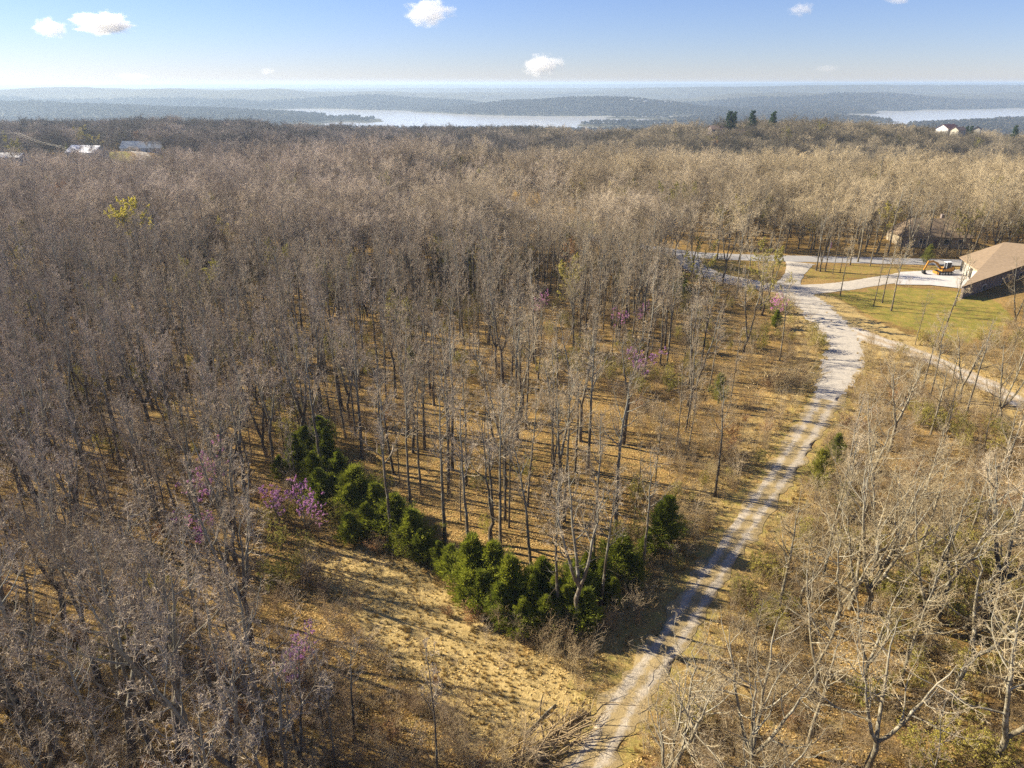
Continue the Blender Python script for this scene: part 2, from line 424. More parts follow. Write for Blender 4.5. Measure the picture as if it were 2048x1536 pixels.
# ------------------------------------------------------------------ mesh builder
class MB:
    def __init__(s): s.v = []; s.f4 = []; s.f3 = []; s.n = 0; s.uv = None
    def add(s, V, F4=None, F3=None):
        V = np.asarray(V, float).reshape(-1, 3)
        if F4 is not None: s.f4.append(np.asarray(F4, int).reshape(-1, 4) + s.n)
        if F3 is not None: s.f3.append(np.asarray(F3, int).reshape(-1, 3) + s.n)
        s.v.append(V); s.n += len(V)
    def tubes(s, P, Rd, sides, cap=False):
        """P (n,k,3) polylines with radii (n,k)"""
        P = np.asarray(P, float); Rd = np.asarray(Rd, float)
        if P.ndim == 2: P = P[None]; Rd = Rd[None]
        n, k, _ = P.shape
        T = np.gradient(P, axis=1)
        T /= np.linalg.norm(T, axis=2, keepdims=True) + 1e-9
        ref = np.where(np.abs(T[..., 2:3]) > .9, np.array([1., 0, 0]), np.array([0, 0, 1.]))
        ref = np.repeat(ref[:, :1], k, 1)
        A = np.cross(T, ref); A /= np.linalg.norm(A, axis=2, keepdims=True) + 1e-9
        B = np.cross(T, A)
        a = np.arange(sides) / sides * 2 * np.pi
        V = P[:, :, None, :] + Rd[:, :, None, None] * (A[:, :, None] * np.cos(a)[None, None, :, None] + B[:, :, None] * np.sin(a)[None, None, :, None])
        i = np.arange(n)[:, None, None] * k * sides; j = np.arange(k - 1)[None, :, None] * sides; q = np.arange(sides)[None, None, :]
        q2 = (q + 1) % sides
        F4 = np.stack([i + j + q, i + j + q2, i + j + sides + q2, i + j + sides + q], -1).reshape(-1, 4)
        F3 = None
        V = V.reshape(-1, 3)
        if cap:
            extra = []
            F3 = []
            for w in range(n):
                for e in (0, k - 1):
                    c = len(V) + len(extra); extra.append(P[w, e])
                    b0 = w * k * sides + e * sides
                    for q_ in range(sides):
                        a_, b_ = b0 + q_, b0 + (q_ + 1) % sides
                        F3.append((c, b_, a_) if e == 0 else (c, a_, b_))
            V = np.vstack([V, extra])
        s.add(V, F4, F3)
    def box(s, c, d, rot=0, M4=None):
        x, y, z = d[0] / 2, d[1] / 2, d[2] / 2
        V = np.array([[-x, -y, -z], [x, -y, -z], [x, y, -z], [-x, y, -z], [-x, -y, z], [x, -y, z], [x, y, z], [-x, y, z]])
        if M4 is not None: V = (np.array(M4)[:3, :3] @ V.T).T
        if rot:
            cs, sn = math.cos(rot), math.sin(rot)
            V = np.stack([V[:, 0] * cs - V[:, 1] * sn, V[:, 0] * sn + V[:, 1] * cs, V[:, 2]], 1)
        s.add(V + np.array(c), [[0, 3, 2, 1], [4, 5, 6, 7], [0, 1, 5, 4], [1, 2, 6, 5], [2, 3, 7, 6], [3, 0, 4, 7]])
    def prism(s, prof, y0, y1):
        """polygon in xz extruded along y"""
        n = len(prof)
        V = [(x, y0, z) for x, z in prof] + [(x, y1, z) for x, z in prof]
        F4 = [[i, (i + 1) % n, n + (i + 1) % n, n + i] for i in range(n)]
        F3 = [[0, n - 1 - i, n - 2 - i] for i in range(n - 2)] + [[n, n + i + 1, n + i + 2] for i in range(n - 2)]
        s.add(V, F4, F3)
    def mesh(s, name, m, smooth=False):
        V = np.vstack(s.v)
        f4 = np.vstack(s.f4) if s.f4 else np.zeros((0, 4), int)
        f3 = np.vstack(s.f3) if s.f3 else np.zeros((0, 3), int)
        me = bpy.data.meshes.new(name)
        me.vertices.add(len(V)); me.vertices.foreach_set("co", V.astype(np.float32).ravel())
        nl = len(f4) * 4 + len(f3) * 3
        me.loops.add(nl)
        me.loops.foreach_set("vertex_index", np.concatenate([f4.ravel(), f3.ravel()]).astype(np.int32))
        me.polygons.add(len(f4) + len(f3))
        st = np.concatenate([np.arange(len(f4)) * 4, len(f4) * 4 + np.arange(len(f3)) * 3]).astype(np.int32)
        me.polygons.foreach_set("loop_start", st)
        me.polygons.foreach_set("use_smooth", np.full(len(st), smooth))
        me.update(calc_edges=True)
        me.materials.append(m)
        return me
    def obj(s, name, m, parent=None, smooth=False, link=True):
        o = bpy.data.objects.new(name, s.mesh(name, m, smooth))
        if link: COL.objects.link(o)
        if parent: o.parent = parent
        return o

def tag(o, label=None, cat=None, group=None, kind=None):
    if label: o['label'] = label
    if cat: o['category'] = cat
    if group: o['group'] = group
    if kind: o['kind'] = kind
    return o

def empty(name, loc=(0, 0, 0), rz=0):
    e = bpy.data.objects.new(name, None); COL.objects.link(e)
    e.location = loc; e.rotation_euler = (0, 0, rz); e.empty_display_size = .5
    return e

# ------------------------------------------------------------------ ground sheet
def build_ground():
    cx, cyy = 0.0, -130.0
    rr = [6.0]
    while rr[-1] < 24000: rr.append(rr[-1] + max(1.6, rr[-1] * .0115))
    rr = np.array(rr)
    th = np.radians(np.linspace(-78, 78, 680))
    RR, TH = np.meshgrid(rr, th, indexing='ij')
    X = cx + RR * np.sin(TH); Y = cyy + RR * np.cos(TH)
    Z = terrain(X, Y)
    n, k = RR.shape
    V = np.stack([X, Y, Z], -1).reshape(-1, 3)
    i = np.arange(n - 1)[:, None] * k; j = np.arange(k - 1)[None]
    F4 = np.stack([i + j, i + k + j, i + k + j + 1, i + j + 1], -1).reshape(-1, 4)[:, ::-1]
    b = MB(); b.add(V, F4)
    o = b.obj('ground', M['ground'], smooth=True)
    x = V[:, 0]; y = V[:, 1]
    g = np.zeros(len(x)); d = np.zeros(len(x))
    for p, gv in [(LAWN, .60), (LAWN_N, .46), (ISLAND, .42), (LEFT_LAWN, .8)] + [(q, .8) for q in YELLOW]: g = np.maximum(g, inside(x, y, p) * gv)
    g = np.where(inside(x, y, PX([(1615, 592), (1670, 590), (1760, 640), (1900, 680), (1930, 700), (1750, 672), (1660, 635)])), .30, g)
    ld, _ = poly_dist(x, y, LANE)
    nearl = (ld < 4.5) & (y < 130)
    g = np.maximum(g, np.where(nearl, .42, 0))
    d = np.maximum(d, inside(x, y, CLEAR) * .9)
    d = np.maximum(d, np.where((ld < 8) & (y < 140), .5, 0))
    td, _ = poly_dist(x, y, TRACK)
    d = np.maximum(d, np.where(td < 9, .6, 0))
    far = sst(420, 900, y)
    ca = o.data.color_attributes.new("cover", 'FLOAT_COLOR', 'POINT')
    ca.data.foreach_set("color", np.stack([g, d, far, np.ones_like(g)], 1).astype(np.float32).ravel())
    o['kind'] = 'structure'
    return o
build_ground()

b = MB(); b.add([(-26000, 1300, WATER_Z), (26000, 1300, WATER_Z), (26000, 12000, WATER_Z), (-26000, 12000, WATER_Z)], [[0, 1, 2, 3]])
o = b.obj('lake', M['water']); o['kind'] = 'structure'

def strip(name, pts, width, m, lift, seed=0, wob=.35, ends=True):
    """road laid over the ground, with an uneven edge"""
    P = [np.array(p) for p in pts]
    # Catmull-Rom resample
    Q = [P[0]] + P + [P[-1]]
    out = []
    for i in range(1, len(Q) - 2):
        p0, p1, p2, p3 = Q[i - 1:i + 3]
        L = np.linalg.norm(p2 - p1); k = max(2, int(L / .7))
        for t in np.arange(k) / k:
            out.append(.5 * ((2 * p1) + (-p0 + p2) * t + (2 * p0 - 5 * p1 + 4 * p2 - p3) * t * t + (-p0 + 3 * p1 - 3 * p2 + p3) * t ** 3))
    out.append(P[-1])
    C = np.array(out); T = np.gradient(C, axis=0); T /= np.linalg.norm(T, axis=1, keepdims=True) + 1e-9
    Nn = np.stack([-T[:, 1], T[:, 0]], 1)
    K = 9
    s_ = np.linspace(-1, 1, K)
    n = len(C)
    rnd = np.random.RandomState(seed)
    w = np.array(width if hasattr(width, '__len__') else [width] * len(pts), float)
    wi = np.interp(np.linspace(0, len(pts) - 1, n), np.arange(len(pts)), w) / 2
    jl = (fbm(np.arange(n) / 4, np.zeros(n), seed, 4) - .5) * 2 * wob + rnd.randn(n) * wob * .22
    jr = (fbm(np.arange(n) / 4, np.ones(n) * 9, seed, 4) - .5) * 2 * wob + rnd.randn(n) * wob * .22
    off = s_[None] * wi[:, None]
    off[:, 0] -= jl; off[:, -1] += jr
    X = C[:, None, 0] + Nn[:, None, 0] * off; Y = C[:, None, 1] + Nn[:, None, 1] * off
    Z = terrain(X, Y) + lift
    Z[:, 0] -= lift * .6; Z[:, -1] -= lift * .6
    b = MB()
    i = np.arange(n - 1)[:, None] * K; j = np.arange(K - 1)[None]
    F4 = np.stack([i + j, i + j + 1, i + K + j + 1, i + K + j], -1).reshape(-1, 4)[:, ::-1]
    b.add(np.stack([X, Y, Z], -1), F4)
    o = b.obj(name, m, smooth=True)
    uv = o.data.uv_layers.new(name="UVMap")
    U = np.stack([np.broadcast_to(s_[None], X.shape).ravel(), np.repeat(np.arange(n), K)], 1)
    uv.data.foreach_set("uv", U[F4.ravel()].astype(np.float32).ravel())
    o['kind'] = 'structure'
    return o

strip('gravel_lane', LANE, [2.8, 2.8, 2.8, 2.9, 3.0, 3.2, 3.5, 4.2, 5.2, 6.2, 6.8, 7.4, 8, 9], M['lane'], .07, 1, .8)
strip('gravel_drive', LANE[8:], [3.6, 5.4, 6.2, 6.8, 7.6, 8.2], M['gravel'], .083, 8, .9)
strip('gravel_drive', DRIVE_W, [7, 7.2, 6.6, 6.6, 7.0, 8], M['gravel'], .095, 2, .3)
strip('gravel_drive', DRIVE_E, [7.5, 6.5, 5.4, 6.0, 8.0], M['gravel'], .12, 3, .3)
strip('gravel_drive', SPUR, [6.0, 4.4, 4.6, 7], M['gravel'], .145, 4, .3)
strip('dirt_track', TRACK, [5, 6.5, 6.5, 5.4, 4.8, 4.4, 4.2, 4.2], M['track'], .05, 5, .6)
strip('road', ROAD, 7.0, M['asphalt'], .17, 6, .12)
strip('side_road', LEFT_ROAD, 8.0, M['gravel'], .30, 7, .3)
def flat_poly(name, poly, z, m):
    b = MB()
    c = np.mean(poly, axis=0); n = len(poly)
    V = [(c[0], c[1], z)] + [(p[0], p[1], z) for p in poly]
    b.add(V, None, [[0, 1 + i, 1 + (i + 1) % n] for i in range(n)])
    o = b.obj(name, m)
    for p in o.data.polygons:
        if p.normal.z < 0: p.flip()
    o['kind'] = 'structure'
    return o
flat_poly('concrete_pad', PAD, .155, M['concrete'])

# ------------------------------------------------------------------ trees
def nrm(a): return a / (np.linalg.norm(a, axis=-1, keepdims=True) + 1e-9)

def spawn(rg, P, Rd, n, t0, t1, L, ang, k, up, kink, rr, rend, fall=.4, rel=False):
    m, K, _ = P.shape
    t = t0 + (t1 - t0) * (np.arange(n)[None] + rg.rand(m, n)) / n
    t = np.clip(t, 0, .999)
    f = t * (K - 1); i = f.astype(int); f = (f - i)[..., None]
    mi = np.arange(m)[:, None]
    p = P[mi, i] * (1 - f) + P[mi, i + 1] * f
    tan = nrm(P[mi, i + 1] - P[mi, i])
    rad = (Rd[mi, i] * (1 - f[..., 0]) + Rd[mi, i + 1] * f[..., 0])
    rv = nrm(rg.randn(m, n, 3)); perp = nrm(np.cross(tan, rv))
    a = np.radians(ang[0] + (ang[1] - ang[0]) * rg.rand(m, n))[..., None]
    d = nrm(tan * np.cos(a) + perp * np.sin(a))
    length = L * (1 - fall * t) * (.6 + .8 * rg.rand(m, n))
    if rel:
        pl = np.linalg.norm(P[:, -1] - P[:, 0], axis=1)[:, None]
        length = length * pl
    n_ = m * n
    p = p.reshape(n_, 3); d = d.reshape(n_, 3); length = length.reshape(n_, 1); rad = rad.reshape(n_)
    Q = [p]
    step = length / (k - 1)
    for s in range(k - 1):
        Q.append(Q[-1] + d * step)
        d = nrm(d + np.array([0, 0, up]) + kink * rg.randn(n_, 3))
    Q = np.stack(Q, 1)
    r0 = np.maximum(np.minimum(rad * rr, rad), rend)
    tt = np.linspace(0, 1, k)[None]
    Rn = r0[:, None] * (1 - tt) + rend * tt * .7
    return Q, Rn

def stem(rg, H, r0, lean=(0, 0), k=12, wob=.03, start=(0, 0, -.3), top=.95, bend=0):
    t = np.linspace(0, 1, k)
    P = np.zeros((k, 3))
    ph = rg.rand(2) * 6
    P[:, 0] = start[0] + lean[0] * t + np.sin(t * 5 + ph[0]) * wob * H * t * .5 + rg.randn(k) * wob * H * .12 * t
    P[:, 1] = start[1] + lean[1] * t + np.sin(t * 4 + ph[1]) * wob * H * t * .5 + rg.randn(k) * wob * H * .12 * t
    P[:, 2] = start[2] + (H * top - start[2]) * t
    r = r0 * (1 - t) ** .75 * 1.0 + .012
    r[0] *= 1.35
    return P, r

def make_tree(seed, H=17, r=.2, fork=.45, leaders=1, spread=1.0, limbs=14, dens=1.0, lean=(0, 0), lod=0, twr=.009, lim_ang=(32, 62), up=.22, pale=False, fork_at=None, kinkm=1.0, leaf=None, leaf_n=0, leaf_s=.1, own_leaf=None):
    """bare broadleaved tree -> trunk mesh, crown mesh (, leaf mesh)"""
    rg = np.random.RandomState(seed)
    tb, cb = MB(), MB()
    stems = []
    P, rr = stem(rg, H, r, lean)
    if leaders == 1:
        stems.append((P, rr))
    else:
        fa = fork_at or rg.uniform(.12, .4)
        ks = 5
        tb_top = fa * H
        P0, r0 = stem(rg, H, r, (lean[0] * fa, lean[1] * fa), k=ks, top=fa)
        r0 = np.linspace(r * 1.3, r * .85, ks)
        tb.tubes(P0, r0, 8)
        a0 = rg.rand() * 6.28
        for q in range(leaders):
            a = a0 + q * 6.28 / leaders + rg.uniform(-.4, .4)
            sp = spread * rg.uniform(.12, .24) * H * (1 - fa)
            t = np.linspace(0, 1, 10)
            L = H * rg.uniform(.85, 1.0) * .95 - tb_top
            Q = np.zeros((10, 3))
            bow = t ** .75
            Q[:, 0] = P0[-1, 0] + np.cos(a) * sp * bow + lean[0] * (1 - fa) * t + rg.randn(10) * .1 * t
            Q[:, 1] = P0[-1, 1] + np.sin(a) * sp * bow + lean[1] * (1 - fa) * t + rg.randn(10) * .1 * t
            Q[:, 2] = P0[-1, 2] - .05 + L * t
            stems.append((Q, r * .68 * (1 - t) ** .8 + .014))
    SP_ = [s[0] for s in stems]
    limbs_P, limbs_R = [], []
    for (Q, q) in stems:
        tb.tubes(Q, q, 7 if lod == 0 else 4)
        t0 = fork if leaders == 1 else max(.18, fork - .15)
        n = max(4, int(limbs / (1 if leaders == 1 else leaders * .72)))
        lp, lr = spawn(rg, Q[None], q[None], n, t0, .97, .30 * spread * H, lim_ang, 8 if lod == 0 else 5, up, .10 * kinkm, .62, .012, .62)
        limbs_P.append(lp); limbs_R.append(lr)
        if lod == 0 and t0 > .3:   # a few dead low stubs
            sp_, sr_ = spawn(rg, Q[None], q[None], 5, .15, t0, 1.6, (60, 95), 5, 0, .2, .25, .01, 0)
            tb.tubes(sp_, sr_, 4)
    LP = np.vstack(limbs_P); LR = np.vstack(limbs_R)
    # the leader tips act as limbs too
    if lod == 0:
        tb.tubes(LP, LR, 5)
        n2 = int(7.6 * dens); n3 = int(5.2 * dens); n4 = 3
        P2, R2 = spawn(rg, LP, LR, n2, .15, 1, .42, (28, 62), 6, .10, .16 * kinkm, .62, .012, .45, True)
        P3, R3 = spawn(rg, P2, R2, n3, .15, 1, .52, (25, 65), 4, .06, .28 * kinkm, .6, twr * 1.05, .35, True)
        P4, R4 = spawn(rg, P3, R3, n4, .2, 1, .55, (25, 70), 3, .05, .34 * kinkm, .8, twr * .8, .2, True)
        cb.tubes(P2, R2, 4); cb.tubes(P3, R3, 3); cb.tubes(P4, R4, 3)
        tips = P4
    elif lod == 1:
        tb.tubes(LP, LR, 4)
        P2, R2 = spawn(rg, LP, LR, int(8 * dens), .15, 1, .45, (28, 62), 4, .10, .16, .6, .014, .45, True)
        P3, R3 = spawn(rg, P2, R2, int(12 * dens), .1, 1, .6, (25, 65), 3, .06, .3, .6, twr * 1.6, .3, True)
        cb.tubes(P2, R2, 3); cb.tubes(P3, R3, 3)
        tips = P3
    else:
        tb.tubes(LP, LR, 3)
        P2, R2 = spawn(rg, LP, LR, int(20 * dens), .1, 1, .5, (25, 70), 3, .08, .25, .6, twr * 3.4, .4, True)
        P3, R3 = spawn(rg, P2, R2, 3, .1, 1, .6, (25, 70), 2, .05, .3, .6, twr * 2.6, .3, True)
        cb.tubes(P2, R2, 3); cb.tubes(P3, R3, 3)
        tips = P3
    out = [tb, cb]
    if leaf_n:
        fb = MB()
        quads(fb, rg, tips, leaf_n, leaf_s)
        out.append(fb)
    return out

def quads(fb, rg, tips, n, s):
    m = rg.randint(0, len(tips), n); k = rg.rand(n)[:, None]
    p = tips[m, 0] * (1 - k) + tips[m, -1] * k + rg.randn(n, 3) * s * .5
    a = nrm(rg.randn(n, 3)); c = nrm(np.cross(a, rg.randn(n, 3)))
    sz = s * (.6 + .8 * rg.rand(n))[:, None]
    V = np.stack([p - a * sz, p - c * sz * .6, p + a * sz, p + c * sz * .6], 1)
    i = np.arange(n)[:, None] * 4
    fb.add(V.reshape(-1, 3), i + np.arange(4)[None])

def cedar_mesh(seed, H, W, m, n=120, per=70, s=.17, open_=0.0):
    rg = np.random.RandomState(seed)
    tb, fb = MB(), MB()
    P, r = stem(rg, H, .11, k=8, wob=.02, top=.96)
    tb.tubes(P, r, 6)
    t = (np.arange(n) + rg.rand(n)) / n
    t = .03 + .93 * t ** .95
    a = rg.rand(n) * 6.28
    lobes = .75 + .35 * np.sin(a * 3 + seed) * np.sin(t * 9 + seed * 2)
    prof = (1 - t) ** .95 * (.45 + .75 * rg.rand(n)) * lobes * np.minimum(1, (t + .12) / .22) + .035
    L = W * prof * 1.5
    z = t * H
    d = nrm(np.stack([np.cos(a), np.sin(a), .55 + .9 * t], 1))
    o_ = np.stack([np.interp(z, P[:, 2], P[:, 0]), np.interp(z, P[:, 2], P[:, 1]), z], 1)
    Q = np.stack([o_, o_ + d * (L * .5)[:, None], o_ + d * L[:, None] + np.array([0, 0, .2]) * L[:, None]], 1)
    tb.tubes(Q, np.linspace(.028, .008, 3)[None].repeat(n, 0), 3)
    k = .15 + .85 * rg.rand(n, per) ** .7
    base = Q[:, 0][:, None] * (1 - k[..., None]) + Q[:, 2][:, None] * k[..., None]
    off = rg.randn(n, per, 3) * (.07 + .19 * L[:, None, None] * (1.15 - k[..., None]))
    p = (base + off).reshape(-1, 3)
    dd = nrm(np.repeat(d, per, 0) * 1.1 + rg.randn(n * per, 3) * .42 + np.array([0, 0, .45]))
    c = nrm(np.cross(dd, rg.randn(n * per, 3)))
    sz = s * (.5 + .9 * rg.rand(n * per))[:, None]
    V = np.stack([p - c * sz * .20, p + c * sz * .20, p + dd * sz * 1.9], 1)
    fb.add(V.reshape(-1, 3), None, np.arange(len(p) * 3).reshape(-1, 3))
    return tb.mesh('trunk', M['bark'], True), fb.mesh('foliage', m)

PROTO = {}
def proto(key, desc, mats=('bark', 'twig'), leafm=None, **kw):
    parts = make_tree(**kw)
    me = [parts[0].mesh('trunk', M[mats[0]], True), parts[1].mesh('crown', M[mats[1]], False)]
    if leafm: me.append(parts[2].mesh('leaves', M[leafm], False))
    PROTO[key] = (desc, me, kw.get('H', 17))

proto('a0', 'tall slim bare tree', seed=1, H=18, r=.17, fork=.56, limbs=13, dens=1.0, spread=.85)
proto('a1', 'tall straight grey-barked bare tree', seed=2, H=19.5, r=.22, fork=.55, limbs=14, dens=1.0, spread=.9)
proto('a2', 'upright narrow-crowned bare tree', seed=3, H=17, r=.15, fork=.52, limbs=13, spread=.75)
proto('a3', 'bending-stemmed bare tree', seed=4, H=17.5, r=.17, fork=.55, limbs=12, lean=(-1.6, .9), spread=.85)
proto('f0', 'two-stemmed bare tree', seed=5, H=18, r=.21, leaders=2, fork=.55, limbs=14, spread=.9)
proto('f1', 'low-forked spreading bare tree', seed=6, H=18.5, r=.23, leaders=3, fork=.5, limbs=15, spread=1.0)
proto('f2', 'forked dark-barked bare tree', seed=7, H=17, r=.19, leaders=2, fork=.55, limbs=13, fork_at=.45, spread=.9)
proto('t0', 'thin young bare tree', seed=8, H=11.5, r=.07, fork=.35, limbs=11, dens=.8, spread=.75)
proto('t1', 'slender pole-like bare tree', seed=9, H=13.5, r=.085, fork=.5, limbs=11, dens=.8, spread=.7)
PM = ('pale_bark', 'pale_twig')
proto('s0', 'broad pale-limbed bare tree', PM, seed=11, H=15.5, r=.23, leaders=3, fork=.3, limbs=15, spread=1.5, up=.12, kinkm=1.7, twr=.010, fork_at=.22, lim_ang=(35, 75), dens=.85)
proto('s1', 'pale crooked-limbed bare tree', PM, seed=12, H=14, r=.19, leaders=2, fork=.3, limbs=15, spread=1.45, up=.10, kinkm=1.9, twr=.010, fork_at=.3, lim_ang=(35, 75), dens=.85)
proto('s2', 'pale round-crowned bare tree', PM, seed=13, H=13, r=.15, fork=.4, limbs=15, spread=1.25, up=.16, kinkm=1.8, twr=.010, dens=.85)
proto('s3', 'pale fan-shaped bare tree', PM, seed=14, H=17, r=.24, leaders=4, fork=.35, limbs=16, spread=1.5, up=.22, kinkm=1.2, twr=.0095, fork_at=.15)
proto('b0', 'large heavy-limbed bare tree', ('bark', 'twig'), seed=21, H=19, r=.34, leaders=3, fork=.35, limbs=17, spread=1.3, up=.15, kinkm=1.4, twr=.0095, fork_at=.3)
proto('b1', 'leaning low-limbed bare tree', ('bark', 'twig'), seed=22, H=17, r=.26, leaders=2, fork=.35, limbs=15, spread=1.4, up=.12, kinkm=1.4, fork_at=.25, lean=(-3.5, .5))
# middle distance
for i in range(6):
    proto('m%d' % i, 'bare tree', ('bark', 'far_twig'), seed=31 + i, H=15 + i * .6, r=.19, fork=.42 - .03 * (i % 3), leaders=1 + (i % 3), limbs=15, spread=1.2 + .2 * (i % 3), lod=1, dens=1.1, up=.14, lim_ang=(35, 72))
for i in range(5):
    proto('z%d' % i, 'bare tree', ('bark', 'rise_twig'), seed=51 + i, H=13.5 + i * .7, r=.2, fork=.35, leaders=2 + (i % 2), limbs=15, spread=1.6 + .15 * (i % 3), lod=2, dens=1.0, up=.08, lim_ang=(40, 80))

def place_tree(key, x, y, s=1.0, rz=0.0, tilt=(0, 0), name='bare_tree', z=None):
    e = empty(name, (x, y, zt(x, y) if z is None else z), rz)
    e.rotation_euler = (tilt[0], tilt[1], rz)
    e.scale = (s, s, s)
    for me, nm in zip(PROTO[key][1], ('trunk', 'crown', 'leaves')):
        o = bpy.data.objects.new(nm, me); COL.objects.link(o); o.parent = e
    return e

rnd = random.Random(77)
trees = []     # dicts: key,x,y,s,rz,tilt,hero
def T(px, py, key, s=1.0, rz=None, lab=None, tilt=(0, 0)):
    x, y = at(px, py)
    trees.append(dict(key=key, x=x, y=y, s=s, rz=rnd.random() * 6.28 if rz is None else rz, lab=lab, tilt=tilt, hero=True))

# trunks that can be picked out in the photograph
for px, py, key, s in [
    (823, 1028, 'a0', .95), (891, 1090, 'a1', .92), (983, 1086, 'f0', 1.0), (1001, 1103, 'a3', 1.0), (1065, 1152, 'a3', .92), (1114, 1053, 'f2', 1.05),
    (1128, 1043, 'a0', 1.0), (1186, 1127, 'a2', 1.0), (1229, 1086, 'a1', 1.02), (898, 993, 'a1', .9), (933, 971, 'a0', .9), (843, 989, 'a2', .95),
    (788, 949, 'a3', .9), (770, 954, 'a0', .9), (1034, 879, 'a1', .95), (1175, 945, 'a1', .95), (1150, 945, 'a2', .95), (922, 1042, 't0', 1), (1120, 1081, 't0', .8),
    (1247, 888, 'f2', 1), (1348, 927, 't1', 1), (1375, 919, 't0', 1.1), (1309, 989, 't1', .9), (1010, 1040, 'a2', .95), (1018, 1055, 't1', 1.1), (643, 835, 'f1', 1.0), (1109, 958, 'a3', .95),
    (79, 1518, 'b0', .9), (132, 1545, 'a1', 1), (264, 1540, 'b1', 1.0), (316, 1545, 'a0', 1.05), (374, 1540, 'b0', .95), (545, 1536, 'a1', .9), (521, 1502, 'a2', 1), (612, 1545, 'f0', .72),
    (648, 1467, 't1', .8), (672, 1540, 't1', .8), (708, 1480, 'a3', .62), (875, 1560, 't1', .92), (439, 1445, 'a0', 1), (483, 1388, 't1', 1.1), (505, 1290, 'f1', .9), (300, 1430, 'a2', 1), (210, 1390, 'f2', 1),
    (470, 1230, 'f2', .7),
    (1384, 1520, 's2', .78), (1350, 1575, 's1', .9), (1496, 1545, 's3', .8), (1556, 1225, 's2', .95), (1600, 1213, 's1', .62), (1700, 1218, 's0', .8), (1732, 1222, 's3', .95), (1838, 1256, 's3', .9), (1875, 1240, 's1', .95),
    (1965, 1245, 'b0', .85), (1734, 1540, 's0', .85), (1980, 1540, 's0', 1.0), (1670, 1100, 'a2', .8), (1829, 1141, 's2', 1), (1910, 1400, 's1', 1.05), (1620, 1400, 's1', .8), (2080, 1480, 's3', 1.0),
    (1325, 1640, 's1', .8), (1500, 1330, 's2', .55), (1800, 1370, 's2', .9),
    (1680, 592, 'a2', .8), (1747, 612, 't1', 1.0), (1764, 606, 'a0', .75), (1782, 622, 'a1', .75), (1910, 612, 't1', 1.0), (1830, 690, 't0', .9), (1665, 548, 't1', 1), (1640, 543, 'f0', .9), (1650, 543, 'a2', .9),
    (1632, 541, 'a1', .9), (1520, 620, 'f2', .75), (1434, 520, 'a1', .9), (1478, 523, 'f1', .8), (1700, 530, 'a0', .95), (1715, 525, 'f2', .95), (1740, 532, 'a2', .9), (1680, 545, 't1', 1), (1800, 507, 'a0', 1), (1826, 510, 'a1', .9), (1850, 507, 'f2', 1), (1874, 509, 'a2', 1), (1893, 507, 'a0', .9), (1921, 510, 'f0', .95), (1838, 514, 't1', 1), (1940, 517, 'a3', 1), (1812, 517, 'f1', .9), (1775, 512, 'a1', 1)]:
    T(px, py, key, s)

# spaced fill of the wood
hx = np.array([t['x'] for t in trees]); hy = np.array([t['y'] for t in trees])
def ok_ground(x, y):
    m = np.ones(len(x), bool)
    for line, w in ((LANE, 3.6), (DRIVE_W, 4.5), (DRIVE_E, 4.5), (SPUR, 4), (TRACK, 4.0), (ROAD, 6.5), (LEFT_ROAD, 7)):
        d, _ = poly_dist(x, y, line); m &= d > w
    for p in [PAD, LAWN, LAWN_N, ISLAND, CLEAR, LEFT_LAWN] + YELLOW: m &= ~inside(x, y, p)
    for a, b_, r in HOUSE_KEEP:
        m &= np.hypot(x - a, y - b_) > r
    return m

GAPS = [(at(812, 436), 7, 34, .8), (at(1165, 460), 4, 40, .8), (at(1040, 442), 4, 36, .7), (at(1015, 410), 4, 34, .75), (at(925, 392), 4, 30, .6), (at(360, 392), 5, 45, .6), (at(290, 350), 6, 60, .6), (at(870, 450), 4, 30, .5), (at(1285, 765), 6, 30, .9), (at(1085, 625), 4, 30, .8), (at(605, 1040), 4, 22, .8),
        ((-258, 446), 36, 125, .88), ((-312, 436), 24, 125, .88)]
NOFILL = PX([(585, 1060), (720, 1100), (930, 1210), (1150, 1340), (1230, 1440), (1330, 2100), (560, 2100), (640, 1640), (600, 1330), (545, 1150)])
OPENS = [(PX([(1310, 560), (1500, 582), (1640, 630), (1700, 760), (1640, 860), (1520, 860), (1340, 700)]), .90),
         (PX([(1620, 590), (2080, 590), (2080, 720), (1830, 770), (1700, 700)]), .85), (PX([(1680, 700), (2080, 720), (2080, 800), (1720, 800)]), .5)]
def gap_mask(X, Y, rg):
    m = np.ones(len(X), bool)
    for (gx, gy), w, L, pr in GAPS:
        r = math.hypot(gx, gy); ux, uy = gx / r, gy / r
        al = (gx - X) * ux + (gy - Y) * uy; ac = np.abs((gx - X) * uy - (gy - Y) * ux)
        m &= ~((al > -3) & (al < L) & (ac < w) & (rg.rand(len(X)) < pr))
    m &= ~inside(X, Y, NOFILL)
    for p, pr in OPENS: m &= ~(inside(X, Y, p) & (rg.rand(len(X)) < pr))
    return m

def scatter(y0, y1, sp, seed, marg=25, thin=None):
    rg = np.random.RandomState(seed)
    xm = y1 * .86 + marg
    xs = np.arange(-xm, xm, sp); ys = np.arange(y0, y1, sp)
    X, Y = np.meshgrid(xs, ys)
    X = X + (np.arange(len(ys)) % 2)[:, None] * sp * .5
    X = (X + rg.uniform(-.48, .48, X.shape) * sp).ravel(); Y = (Y + rg.uniform(-.48, .48, Y.shape) * sp).ravel()
    m = (np.abs(X) < Y * .84 + marg)
    X, Y = X[m], Y[m]
    m = ok_ground(X, Y) & gap_mask(X, Y, rg)
    X, Y = X[m], Y[m]
    return X, Y, rg

